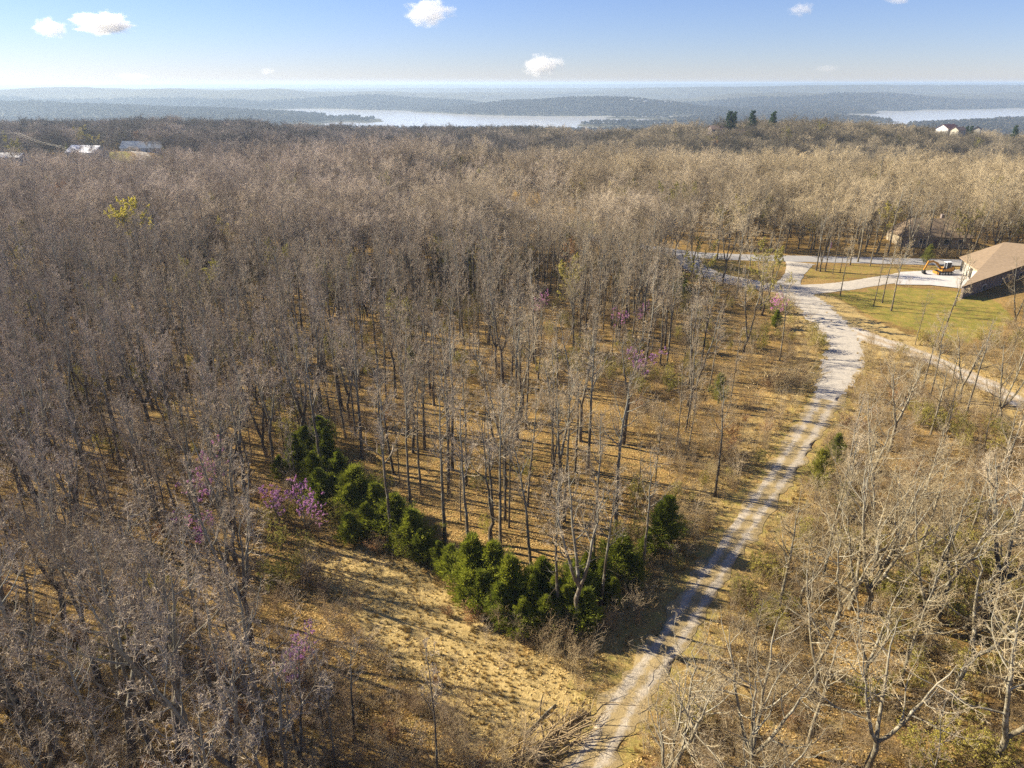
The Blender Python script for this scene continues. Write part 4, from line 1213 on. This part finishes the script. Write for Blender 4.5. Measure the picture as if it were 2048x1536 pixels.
pine(1507, 220, 565, 24, 'broad-topped pine standing alone between the pair and the conical one', 0)
pine(1549, 223, 555, 27, 'conical pine beside the yellow-green tree on the far rise', 1)
pine(1936, 252, 600, 16, 'short dark pine beside the red-roofed house', 1)
pine(1945, 251, 602, 15, 'second short dark pine beside the red-roofed house', 0)
pine(2034, 250, 600, 18, 'dark pine at the far end of the rise', 0)

# ------------------------------------------------------------------ brush piles and logs
def brush_pile(px, py, n, L, W, lab, m, rz, seed):
    x, y = at(px, py); rg = np.random.RandomState(seed)
    a = rg.randn(n) * .5; p = np.stack([rg.randn(n) * L * .3, rg.randn(n) * W * .3, rg.rand(n) * 1.1 * np.exp(-rg.rand(n))], 1)
    d = nrm(np.stack([np.cos(a), np.sin(a), rg.randn(n) * .22 + .12], 1)); ln = rg.uniform(1.2, 4.2, n)
    Q = [p]
    for _ in range(4): Q.append(Q[-1] + d * ln[:, None] / 4); d = nrm(d + rg.randn(n, 3) * .18)
    P = np.stack(Q, 1); P[..., 2] = np.maximum(P[..., 2], .03)
    Rd = np.linspace(1, .3, 5)[None] * rg.uniform(.015, .07, n)[:, None]
    b = MB(); b.tubes(P, Rd, 5)
    P2, R2 = spawn(rg, P, Rd, 5, .3, 1, .35, (25, 60), 4, .02, .3, .6, .009, .3, True); b.tubes(P2, R2, 3)
    o = b.obj('brush_pile', m); o.location = (x, y, zt(x, y)); o.rotation_euler = (0, 0, rz)
    tag(o, lab, 'brush pile')
brush_pile(1560, 765, 170, 9, 4.5, 'heap of cut branches on the grassy verge below the drive junction', M['brown_shrub'], .4, 1)
brush_pile(1070, 1500, 110, 8, 2.0, 'low heap of cut branches lying between the clearing and the lane', M['brown_shrub'], .55, 2)
def log(px, py, L, r, rz, lab):
    x, y = at(px, py); b = MB()
    t = np.linspace(-.5, .5, 7); b.tubes(np.stack([t * L, np.sin(t * 4) * .12, t * 0 + r], 1), r * (1 - .25 * (t + .5)), 8, True)
    o = b.obj('fallen_log', M['pale_bark'], smooth=True); o.location = (x, y, zt(x, y)); o.rotation_euler = (0, 0, rz); tag(o, lab, 'log')
log(1110, 1470, 6, .13, .62, 'pale fallen log above the low branch heap')
log(1080, 1440, 3.5, .08, .75, 'thin pale log lying at the clearing edge')
log(1610, 745, 5.5, .12, -.5, 'pale log sticking out of the verge branch heap')

# ------------------------------------------------------------------ buildings
def roof_gable(b, w, d, z0, z1, ov=.5, th=.22, hip=0.0):
    W, D = w / 2 + ov, d / 2 + ov
    hx_ = W - hip
    V = [(-W, -D, z0), (W, -D, z0), (W, D, z0), (-W, D, z0), (-hx_, 0, z1), (hx_, 0, z1)]
    V2 = [(x, y, z - th) for x, y, z in V]
    b.add(V + V2, [[0, 1, 5, 4], [2, 3, 4, 5], [6, 10, 11, 7], [8, 11, 10, 9], [0, 6, 7, 1], [2, 8, 9, 3]] + ([[1, 7, 8, 2], [3, 9, 6, 0]] if hip else []),
          [[0, 4, 3], [1, 2, 5], [6, 9, 10], [7, 11, 8]] if hip else None)
    if not hip:
        b.add(V + V2, [[0, 4, 10, 6], [4, 3, 9, 10], [1, 7, 11, 5], [5, 11, 8, 2]])
def house(name, lab, x, y, rz, w, d, h, rh, wall, roof, hip=0.0, wins=(), doors=(), chim=None, z=None, porch=None):
    e = empty(name, (x, y, zt(x, y) if z is None else z), rz); tag(e, lab, 'house')
    b = MB(); b.box((0, 0, h / 2 - .75), (w, d, h + 1.5))
    if not hip:
        for s in (-1, 1):
            X = s * w / 2
            b.add([(X, -d / 2, h), (X, d / 2, h), (X, 0, h + rh * .97), (X - s * .15, -d / 2, h), (X - s * .15, d / 2, h), (X - s * .15, 0, h + rh * .97)], [[0, 2, 5, 3], [1, 4, 5, 2]], [[0, 1, 2], [3, 5, 4]])
    b.obj('wall', wall, e)
    b = MB(); roof_gable(b, w, d, h + .02, h + rh + .2, hip=hip); r_ = b.obj('roof', roof, e)
    if chim:
        b = MB(); b.box((chim, .8, h + rh + .2), (.9, .9, 1.8)); b.box((chim, .8, h + rh + 1.15), (1.05, 1.05, .12)); b.obj('chimney', M['stone'], r_)
    for (side, u, zz, ww, hh) in wins:
        f = MB(); g = MB()
        if side in 'fb':
            s = -1 if side == 'f' else 1
            f.box((u, s * (d / 2 + .02), zz), (ww + .2, .08, hh + .2)); g.box((u, s * (d / 2 + .07), zz), (ww, .03, hh))
        else:
            s = -1 if side == 'l' else 1
            f.box((s * (w / 2 + .02), u, zz), (.08, ww + .2, hh + .2)); g.box((s * (w / 2 + .07), u, zz), (.03, ww, hh))
        fo = f.obj('window', M['white'], e); g.obj('pane', M['glass'], fo)
    for (side, u, ww, hh, mm) in doors:
        f = MB()
        if side in 'fb':
            s = -1 if side == 'f' else 1; f.box((u, s * (d / 2 + .03), hh / 2), (ww, .08, hh))
        else:
            s = -1 if side == 'l' else 1; f.box((s * (w / 2 + .03), u, hh / 2), (.08, ww, hh))
        f.obj('door', mm, e)
    if porch:
        px_, pw, pd, pz, pm = porch
        b = MB(); prof = [(-pw / 2, pz), (pw / 2, pz), (0, pz + 1.9)]
        b.prism(prof, -d / 2 - pd, -d / 2 - .05); po = b.obj('porch_roof', pm, e); po.location = (px_, 0, 0)
        for s in (-1, 1):
            for q in (0, 1):
                c = MB(); c.box((px_ + s * (pw / 2 - .4), -d / 2 - pd + .4 + q * (pd - 1), pz / 2), (.35, .35, pz)); c.obj('post', M['white'], e)
    return e

# large tan-roofed house by the pad: angled plan taken from where its eaves stand
def big_house():
    e = empty('house', (0, 0, 0)); tag(e, 'large house with tan shingle roof and stone walls beside the gravel pad', 'house')
    A = (*at(1924, 574, 2.7), 2.7); B_ = (*at(2110, 512, 2.7), 2.7); C_ = (*at(1956, 541, 3.5), 3.5); D = (*at(1919, 514, 3.3), 3.3)
    Rg = (*at(2009, 484, 5.7), 5.7); G = (B_[0] + 2, B_[1] + 6, 5.6); R2 = (Rg[0] + 9, Rg[1] - 6, 5.7); E_ = (Rg[0] + 6, Rg[1] + 9, 3.0); E2 = (Rg[0] + 24, Rg[1] - 2, 3.0)
    C2 = (C_[0] + 17, C_[1] + 5.2, 4.6)
    V = [A, B_, C_, D, Rg, R2, E_, E2, C2]
    Vl = [(x, y, z - .22) for x, y, z in V]
    b = MB()
    n = len(V)
    f = [(0, 1, 8), (0, 8, 2), (2, 8, 4), (2, 4, 3), (8, 5, 4), (8, 1, 5), (3, 4, 6), (4, 5, 7), (4, 7, 6), (1, 7, 5)]
    b.add(V + Vl, [(0, 1, 1 + n, n), (2, 0, n, 2 + n), (3, 2, 2 + n, 3 + n), (6, 3, 3 + n, 6 + n), (7, 6, 6 + n, 7 + n), (1, 7, 7 + n, 1 + n)], f + [(c + n, bb + n, a + n) for a, bb, c in f])
    roof = b.obj('roof', M['shingle'], e)
    cen = np.array([Rg[0] + 4, Rg[1] - 8])
    def ins(p, k=.9): q = np.array(p[:2]); q = q + (cen - q) / np.linalg.norm(cen - q) * k; return (q[0], q[1])
    a, b2, c, d, e6, e7 = ins(A, .8), ins(B_), ins(C_, 1.1), ins(D), ins(E_), ins(E2)
    def wall(name, p, q, zt0, zt1, m, zb=-4.5, th=.25):
        P = np.array(p); Q = np.array(q); t = (Q - P) / np.linalg.norm(Q - P); nn = np.array([-t[1], t[0]]) * th
        w = MB(); w.add([(*P, zb), (*Q, zb), (*(Q + nn), zb), (*(P + nn), zb), (*P, zt0), (*Q, zt1), (*(Q + nn), zt1), (*(P + nn), zt0)],
                        [[0, 3, 2, 1], [4, 5, 6, 7], [0, 1, 5, 4], [1, 2, 6, 5], [2, 3, 7, 6], [3, 0, 4, 7]])
        return w.obj(name, m, e)
    wall('wall', a, b2, 2.5, 2.5, M['stone'])
    wall('wall', b2, e7, 2.6, 2.8, M['stone']); wall('wall', e7, e6, 2.8, 2.8, M['stone']); wall('wall', e6, d, 2.8, 3.0, M['cream'])
    g = wall('garage_wall', d, c, 3.1, 3.25, M['cream'], -.5); wall('wall', c, a, 3.2, 2.5, M['stone'])
    # garage doors on the side facing the pad
    P = np.array(d); Q = np.array(c); L = np.linalg.norm(Q - P); t = (Q - P) / L; nn = np.array([t[1], -t[0]])
    if np.dot(nn, cen - P) > 0: nn = -nn
    for i, (u0, u1, m) in enumerate([(.02, .12, 'dark'), (.16, .52, 'door'), (.56, .64, 'dark'), (.67, .95, 'door')]):
        c0 = P + t * L * (u0 + u1) / 2 + nn * .12
        w = MB(); w.box((c0[0], c0[1], 1.3), (L * (u1 - u0), .1, 2.5), rot=math.atan2(t[1], t[0]))
        do = w.obj('garage_door' if m == 'door' else 'doorway', M[m], e)
        if m == 'door':
            w = MB()
            for q in range(3): w.box((c0[0] + nn[0] * .07, c0[1] + nn[1] * .07, .65 + q * .62), (L * (u1 - u0) - .1, .03, .03), rot=math.atan2(t[1], t[0]))
            w.obj('panel_seam', M['greywall'], do)
    # windows in the stone side
    P = np.array(a); Q = np.array(b2); L = np.linalg.norm(Q - P); t = (Q - P) / L; nn = np.array([t[1], -t[0]])
    for u in (.22, .42, .62, .82):
        c0 = P + t * L * u + nn * .03
        w = MB(); w.box((c0[0], c0[1], .7), (1.7, .12, 1.5), rot=math.atan2(t[1], t[0])); wo = w.obj('window', M['white'], e)
        c0 = c0 + nn * .07
        w = MB(); w.box((c0[0], c0[1], .7), (1.5, .05, 1.3), rot=math.atan2(t[1], t[0])); w.obj('pane', M['glass'], wo)
    w = MB(); q = (Rg[0] + 3, Rg[1] - 4); w.box((q[0], q[1], 6.6), (1.1, .8, 1.8)); w.box((q[0], q[1], 7.56), (1.3, 1.0, .14)); w.obj('chimney', M['stone'], roof)
big_house()

x, y = at(1876, 497)
house('house', 'cream-walled house with shaded tan hip roof standing among trees behind the road', x, y + 6, -.12, 18, 11, 3.0, 4.0, M['tan_siding'], M['umber'], hip=4.5,
      wins=[('f', -6.5, 1.7, 1.6, 1.3), ('f', -3.5, 1.7, 1.6, 1.3), ('f', 3, 1.7, 1.8, 1.3), ('f', 6.5, 1.7, 1.6, 1.3)], doors=[('f', 0, 1.2, 2.2, M['brown_roof'])], chim=3)
x, y = at(812, 436)
house('house', 'pale blue-grey house screened by dark trees in the middle of the wood', x, y + 4, .25, 17, 9, 4.6, 3.0, M['bluewall'], M['brown_roof'],
      wins=[('f', -6, 2.8, 1.5, 1.4), ('f', -2.5, 2.8, 1.5, 1.4), ('f', 5.5, 2.8, 1.5, 1.4), ('r', 0, 2.6, 1.6, 1.3)], doors=[('f', 1.5, 1.8, 2.3, M['dark'])])
x, y = at(168, 316)
house('house', 'long grey building with pale metal roof at the far road', x, y + 5, -.22, 20, 12, 5.5, 3.6, M['greywall'], M['white_roof'],
      wins=[('f', -2, 3.2, 1.3, 1.5), ('f', -6, 3.2, 1.3, 1.5)], doors=[('f', 6.5, 2.6, 2.6, M['dark']), ('f', 2.2, 1.6, 2.4, M['slate'])])
x, y = at(268, 299)
house('house', 'slate-roofed house with cream gabled porch beyond the far road', x + 4, y + 8, 0, 30, 10, 3.6, 4.2, M['bluewall'], M['slate'],
      wins=[('f', 3, 2, 1.8, 1.4), ('f', 8, 2, 1.8, 1.4), ('f', -12, 2, 1.8, 1.4)], doors=[('f', -6, 1.4, 2.3, M['dark'])], porch=(-6, 9, 4, 3.1, M['cream']))
x, y = -311, 440
house('house', 'low building with pale roof at the edge of the far wood', x, y + 5, -.1, 17, 9, 4.2, 2.2, M['greywall'], M['white_roof'], wins=[('f', -3, 2.2, 1.4, 1.2), ('f', 3, 2.2, 1.4, 1.2)], doors=[('f', 0, 1.1, 2.1, M['dark'])])
x, y = at(365, 392)
house('shed', 'small red-sided shed behind trees below the far road', x, y + 3, .1, 9, 5, 3.0, 1.6, M['redwall'], M['greywall'], wins=[('f', -2.5, 1.6, 1.0, 1.0)], doors=[('f', 1.5, 2.2, 2.3, M['dark'])])

def far_house(px, py, Yd, w, d, h, rh, wall, roof, lab, rz=0, hip=0.0):
    v = (768 - py) / F; kk = (SP - v * CP) / (CP + v * SP)
    z = CAM_H - kk * Yd; x = (px - 1024) / F * Yd / (CP + v * SP)
    g_ = zt(x, Yd); z = g_ if px < 1300 else max(z, g_)
    ww = [('f', u * w, h * .55, 1.6, 1.2) for u in (-.3, 0, .3)]
    return house('house', lab, x, Yd, rz, w, d, h, rh, wall, roof, z=z, wins=ww, hip=hip)
far_house(1893, 266, 600, 15, 10, 3.6, 3.2, M['white'], M['red_roof'], 'white-walled house with dark red roof on the far rise', .5)
far_house(1915, 268, 590, 9, 7, 3.0, 2.4, M['cream'], M['brown_roof'], 'smaller cream house in front of the red-roofed one on the far rise', .4)
far_house(1952, 266, 610, 8, 6, 3.0, 2.0, M['cream'], M['brown_roof'], 'small house with cream gable beside the short pines on the far rise', .9)
far_house(1434, 265, 560, 12, 9, 2.6, 2.4, M['stone'], M['brown_roof'], 'brown-roofed house before the close pair of pines', .1)
far_house(1482, 272, 545, 13, 8, 2.2, 2.2, M['stone'], M['brown_roof'], 'low dark-roofed house right of the pine pair', -.1)
far_house(975, 254, 900, 46, 18, 5, 2.4, M['white'], M['white_roof'], 'long pale-roofed building near the lake shore', 0)
far_house(1082, 258, 620, 12, 8, 3, 2.4, M['white'], M['brown_roof'], 'small white-walled house on the skyline among bare trees', .4)
far_house(720, 250, 640, 14, 8, 3, 2.4, M['cream'], M['slate'], 'cream house showing through the skyline trees', 0)
far_house(1140, 262, 640, 16, 8, 3, 2.4, M['greywall'], M['brown_roof'], 'wide dark-roofed house under the tallest skyline trees', 0)
# white houses on the headland
for i, (px, py) in enumerate([(1262, 214), (1276, 213), (1290, 215), (1305, 212), (1318, 215), (1330, 214), (1341, 216)]):
    Yd = 3700; v = (768 - py) / F; x = (px - 1024) / F * Yd / (CP + v * SP)
    e = empty('house', (x, Yd, zt(x, Yd) + 5), .3 * i)
    b = MB(); b.box((0, 0, 3), (17, 12, 9)); b.obj('wall', M['white'], e)
    b = MB(); roof_gable(b, 17, 12, 7.5, 11); b.obj('roof', M['greywall'], e)
    tag(e, 'white house on the wooded lake headland, %s from its sloping end' % ['seventh', 'sixth', 'fifth', 'fourth', 'third', 'second', 'first'][i], 'house', 'white houses on the headland')

# ------------------------------------------------------------------ excavator
def excavator():
    x, y = at(1886, 549)
    e = empty('excavator', (x, y, .16), R(4)); tag(e, 'orange tracked excavator with canopy cab parked on the gravel pad', 'excavator')
    for s in (-1, 1):
        b = MB(); n = 28; prof = []
        for i in range(n):
            a = i / n * 6.28318
            cx_ = 1.35 if math.cos(a) > 0 else -1.35
            prof.append((cx_ + .36 * math.cos(a), .38 + .36 * math.sin(a)))
        b.prism(prof, s * .95 - .24, s * .95 + .24)
        t = b.obj('track', M['black'], e)
        b = MB()
        for q in (-1.35, -.7, 0, .7, 1.35):
            c = MB(); ang = np.linspace(0, 6.283, 13)[:-1]
            b.prism([(q + .24 * math.cos(a), .38 + .24 * math.sin(a)) for a in ang], s * .95 + s * .22, s * .95 + s * .30)
        b.obj('roller', M['steel'], t)
    b = MB(); b.box((0, 0, .55), (2.0, 1.5, .35)); b.obj('undercarriage', M['black'], e)
    b = MB(); b.box((-1.95, 0, .38), (.12, 2.3, .55)); b.box((-1.6, .5, .42), (.7, .12, .12)); b.box((-1.6, -.5, .42), (.7, .12, .12)); b.obj('dozer_blade', M['orange'], e)
    b = MB()
    b.prism([(-1.0, .8), (1.55, .8), (1.75, 1.1), (1.7, 1.75), (1.2, 1.95), (.4, 1.55), (-.9, 1.25)], -.98, .98)
    body = b.obj('body', M['orange'], e)
    b = MB(); b.prism([(1.2, .9), (1.9, .95), (2.0, 1.3), (1.85, 1.75), (1.25, 1.7)], -.9, .9); b.obj('counterweight', M['black'], e)
    b = MB(); b.box((.3, -.48, 2.15), (1.15, .88, 1.5)); cab = b.obj('cab', M['dark'], e)
    b = MB(); b.box((.3, -.48, 2.98), (1.45, 1.1, .12)); b.obj('cab_roof', M['white'], cab)
    b = MB()
    for sx in (-.55, .57):
        for sy in (-.42, .42): b.box((.3 + sx, -.48 + sy, 2.15), (.09, .09, 1.62))
    b.obj('cab_post', M['greywall'], cab)
    b = MB(); P = [(-.85, 1.15), (-1.9, 2.55), (-3.0, 3.0), (-4.3, 2.85)]
    def arm(b, pts, w0, w1, yw):
        for (a, c) in zip(pts[:-1], pts[1:]):
            a = np.array(a); c = np.array(c); d = (c - a) / np.linalg.norm(c - a); nn = np.array([-d[1], d[0]])
            b.prism([tuple(a - nn * w0 / 2), tuple(c + d * .08 - nn * w1 / 2), tuple(c + d * .08 + nn * w1 / 2), tuple(a + nn * w0 / 2)][::-1], .25 - yw / 2, .25 + yw / 2)
    arm(b, P, .46, .4, .3); b.obj('boom', M['orange'], e)
    b = MB(); arm(b, [(-4.15, 3.15), (-4.75, 1.5), (-4.85, 1.0)], .38, .28, .26); st = b.obj('stick', M['orange'], e)
    b = MB(); arm(b, [(-1.1, 1.2), (-2.4, 2.35)], .12, .12, .5); arm(b, [(-2.9, 3.35), (-4.0, 3.3)], .12, .12, .12); b.obj('hydraulic_ram', M['steel'], e)
    b = MB(); b.prism([(-4.6, .95), (-5.1, .95), (-5.2, .5), (-4.95, .12), (-4.45, .05), (-4.2, .2), (-4.55, .5)][::-1], -.1, .6); bu = b.obj('bucket', M['black'], st)
    b = MB()
    for q in range(4): b.box((-4.12, -.02 + q * .18, .2), (.2, .06, .07))
    b.obj('tooth', M['steel'], bu)
excavator()

# ------------------------------------------------------------------ poles, wires, flag, mast
def pole(x, y, ztop, lab, cross=True, rz=0):
    z0 = zt(x, y); e = empty('utility_pole', (x, y, z0), rz); tag(e, lab, 'utility pole')
    H = ztop - z0
    b = MB(); b.tubes(np.array([[0, 0, -.5], [0, 0, H * .5], [0, 0, H]]), np.array([.18, .15, .12]), 8, True); b.obj('post', M['pole'], e)
    b = MB(); b.box((0, 0, H - .5), (2.6, .14, .16)); b.obj('crossarm', M['wire'], e)
    for u in (-1.15, -.4, .4, 1.15):
        b = MB(); b.tubes(np.array([[u, 0, H - .42], [u, 0, H - .2]]), np.array([.06, .04]), 6, True); b.obj('insulator', M['white'], e)
P1 = (-259, 380, 18.4); P2 = (-209, 332, 15.8); P3 = (-118, 252, 13.2); P4 = (-66, 248, 13.2); P0 = (-330, 392, 19.5)
pole(*P1, 'wooden utility pole with crossarm above the far wood', rz=.6)
pole(*P2, 'utility pole where the wires dip into the wood', rz=.6)
pole(*P3, 'utility pole hidden to its crossarm in the wood', rz=.2)
pole(*P4, 'last utility pole of the line toward the blue-grey house', rz=0)
def wire(p, q, sag, lab, off):
    t = np.linspace(0, 1, 14)[:, None]; p = np.array(p) + off; q = np.array(q) + off
    P = p * (1 - t) + q * t; P[:, 2] -= 4 * sag * (t * (1 - t))[:, 0]
    b = MB(); b.tubes(P, np.full(14, .02), 4); o = b.obj('power_line', M['wire']); tag(o, lab, 'cable', 'power lines')
for a_, b_, s, w in ((P0, P1, .8, 'leaving the frame edge before the first pole'), (P1, P2, 1.0, 'between the first two poles'), (P2, P3, 1.6, 'sagging over the grey wood'), (P3, P4, .8, 'running level between the last two poles')):
    wire(a_, b_, s, 'upper pale cable ' + w, np.array([.4, .4, -.2])); wire(a_, b_, s, 'lower pale cable ' + w, np.array([-.6, -.5, -.35]))
x, y = at(1654, 527)
e = empty('flagpole', (x, y, 0)); tag(e, 'white flagpole with a limp faded flag beside the road', 'flagpole')
b = MB(); b.tubes(np.array([[0, 0, 0], [0, 0, 3], [0, 0, 5.6]]), np.array([.07, .055, .04]), 8, True); b.obj('pole', M['white'], e)
b = MB(); zz = np.linspace(5.4, 3.9, 8)
V = []
for i, z in enumerate(zz): V += [(.05, 0, z), (.18 + .05 * math.sin(i), .06 * math.cos(i * 1.3), z), (.34, .05 * math.sin(i * 1.7), z - .1)]
b.add(V, [[i * 3 + j, i * 3 + j + 1, i * 3 + j + 4, i * 3 + j + 3] for i in range(7) for j in range(2)]); b.obj('flag', M['flag'], e)
# mailbox by the spur
# far mast
v = (768 - 176) / F; Yd = 7200; x = (1633 - 1024) / F * Yd / (CP + v * SP)
z0 = zt(x, Yd); b = MB()
for q in range(3):
    a = q * 2.094; b.tubes(np.array([[x + 5 * math.cos(a), Yd + 5 * math.sin(a), z0 - 3], [x + 1.2 * math.cos(a), Yd + 1.2 * math.sin(a), z0 + 26]]), np.array([1.0, .6]), 4)
for k in range(4):
    z = k * 6; r_ = 5 - 3.8 * z / 27
    for q in range(3):
        a = q * 2.094; c = a + 2.094; r2 = 5 - 3.8 * (z + 6) / 27
        b.tubes(np.array([[x + r_ * math.cos(a), Yd + r_ * math.sin(a), z0 + z], [x + r2 * math.cos(c), Yd + r2 * math.sin(c), z0 + z + 7]]), np.array([.4, .4]), 3)
o = b.obj('radio_mast', M['mast']); tag(o, 'thin steel radio mast standing on the far ridge', 'radio mast')

# ------------------------------------------------------------------ clouds
def cloud_mat(dens, seed):
    m = bpy.data.materials.new('cloud'); m.use_nodes = True; nt = m.node_tree; nt.nodes.clear()
    out = N(nt, "ShaderNodeOutputMaterial"); pv = N(nt, "ShaderNodeVolumePrincipled")
    pv.inputs["Color"].default_value = (1, 1, 1, 1); pv.inputs["Anisotropy"].default_value = .3
    tc = N(nt, "ShaderNodeTexCoord")
    ln = N(nt, "ShaderNodeVectorMath", operation='LENGTH'); nt.links.new(tc.outputs["Object"], ln.inputs[0])
    ad = N(nt, "ShaderNodeVectorMath", operation='ADD'); nt.links.new(tc.outputs["Object"], ad.inputs[0]); ad.inputs[1].default_value = (seed * 3.1, seed * 1.7, seed)
    ns = N(nt, "ShaderNodeTexNoise"); ns.inputs["Scale"].default_value = 2.1; ns.inputs["Detail"].default_value = 5; ns.inputs["Roughness"].default_value = .6
    nt.links.new(ad.outputs[0], ns.inputs["Vector"])
    f = mathn(nt, 'SUBTRACT', mathn(nt, 'MULTIPLY', ns.outputs[0], 2.0), mathn(nt, 'MULTIPLY', ln.outputs["Value"], .95))
    f = mathn(nt, 'MULTIPLY', mathn(nt, 'SUBTRACT', f, .28), 3.0, True)
    nt.links.new(mathn(nt, 'MULTIPLY', f, dens * .7), pv.inputs["Density"])
    nt.links.new(pv.outputs[0], out.inputs["Volume"])
    return m
import bmesh
def cloud(px, py, wpx, hpx, lab, dens=.02, seed=1, D=6500):
    v = (768 - py) / F; u = (px - 1024) / F; t = D / (CP + v * SP)
    loc = (u * t, D, CAM_H + t * (-SP + v * CP))
    me = bpy.data.meshes.new('cloud'); bm = bmesh.new(); bmesh.ops.create_icosphere(bm, subdivisions=3, radius=1.0)
    bm.to_mesh(me); bm.free()
    o = bpy.data.objects.new('cloud', me); COL.objects.link(o); o.location = loc
    o.scale = (wpx / 2 / F * t * 1.35, wpx / 2 / F * t * .9, hpx / 2 / F * t * 1.4)
    me.materials.append(cloud_mat(dens, seed))
    tag(o, lab, 'cloud', 'small white clouds')
cloud(207, 47, 104, 38, 'widest small white cloud, high over the left hills', .022, 1)
cloud(99, 56, 56, 32, 'small white cloud just left of the widest one', .018, 2)
cloud(858, 26, 88, 42, 'ragged white cloud high over the lake', .016, 3)
cloud(1085, 130, 74, 38, 'ragged white cloud low over the lake headland', .016, 4)
cloud(1602, 19, 46, 22, 'faint small cloud high above the radio mast', .009, 5)
cloud(1795, 1, 46, 12, 'faint cloud touching the top edge of the view', .010, 6)
cloud(265, 153, 60, 14, 'faint flat cloud low over the left ridge', .004, 7)
cloud(535, 143, 30, 14, 'tiny faint cloud low over the lake arm', .006, 8)
cloud(1655, 137, 50, 12, 'faint flat cloud low above the right ridge', .004, 9)

# ------------------------------------------------------------------ haze
hz = bpy.data.materials.new('haze'); hz.use_nodes = True; nt = hz.node_tree; nt.nodes.clear()
out = N(nt, "ShaderNodeOutputMaterial"); pv = N(nt, "ShaderNodeVolumePrincipled")
pv.inputs["Color"].default_value = (.60, .78, 1.0, 1); pv.inputs["Density"].default_value = .000125; pv.inputs["Anisotropy"].default_value = .25
nt.links.new(pv.outputs[0], out.inputs["Volume"])
b = MB(); b.box((0, 11900, -31), (56000, 25400, 174)); o = b.obj('haze', hz); o['kind'] = 'stuff'
tag(o, 'pale blue haze over the lake valley and far hills', 'haze')
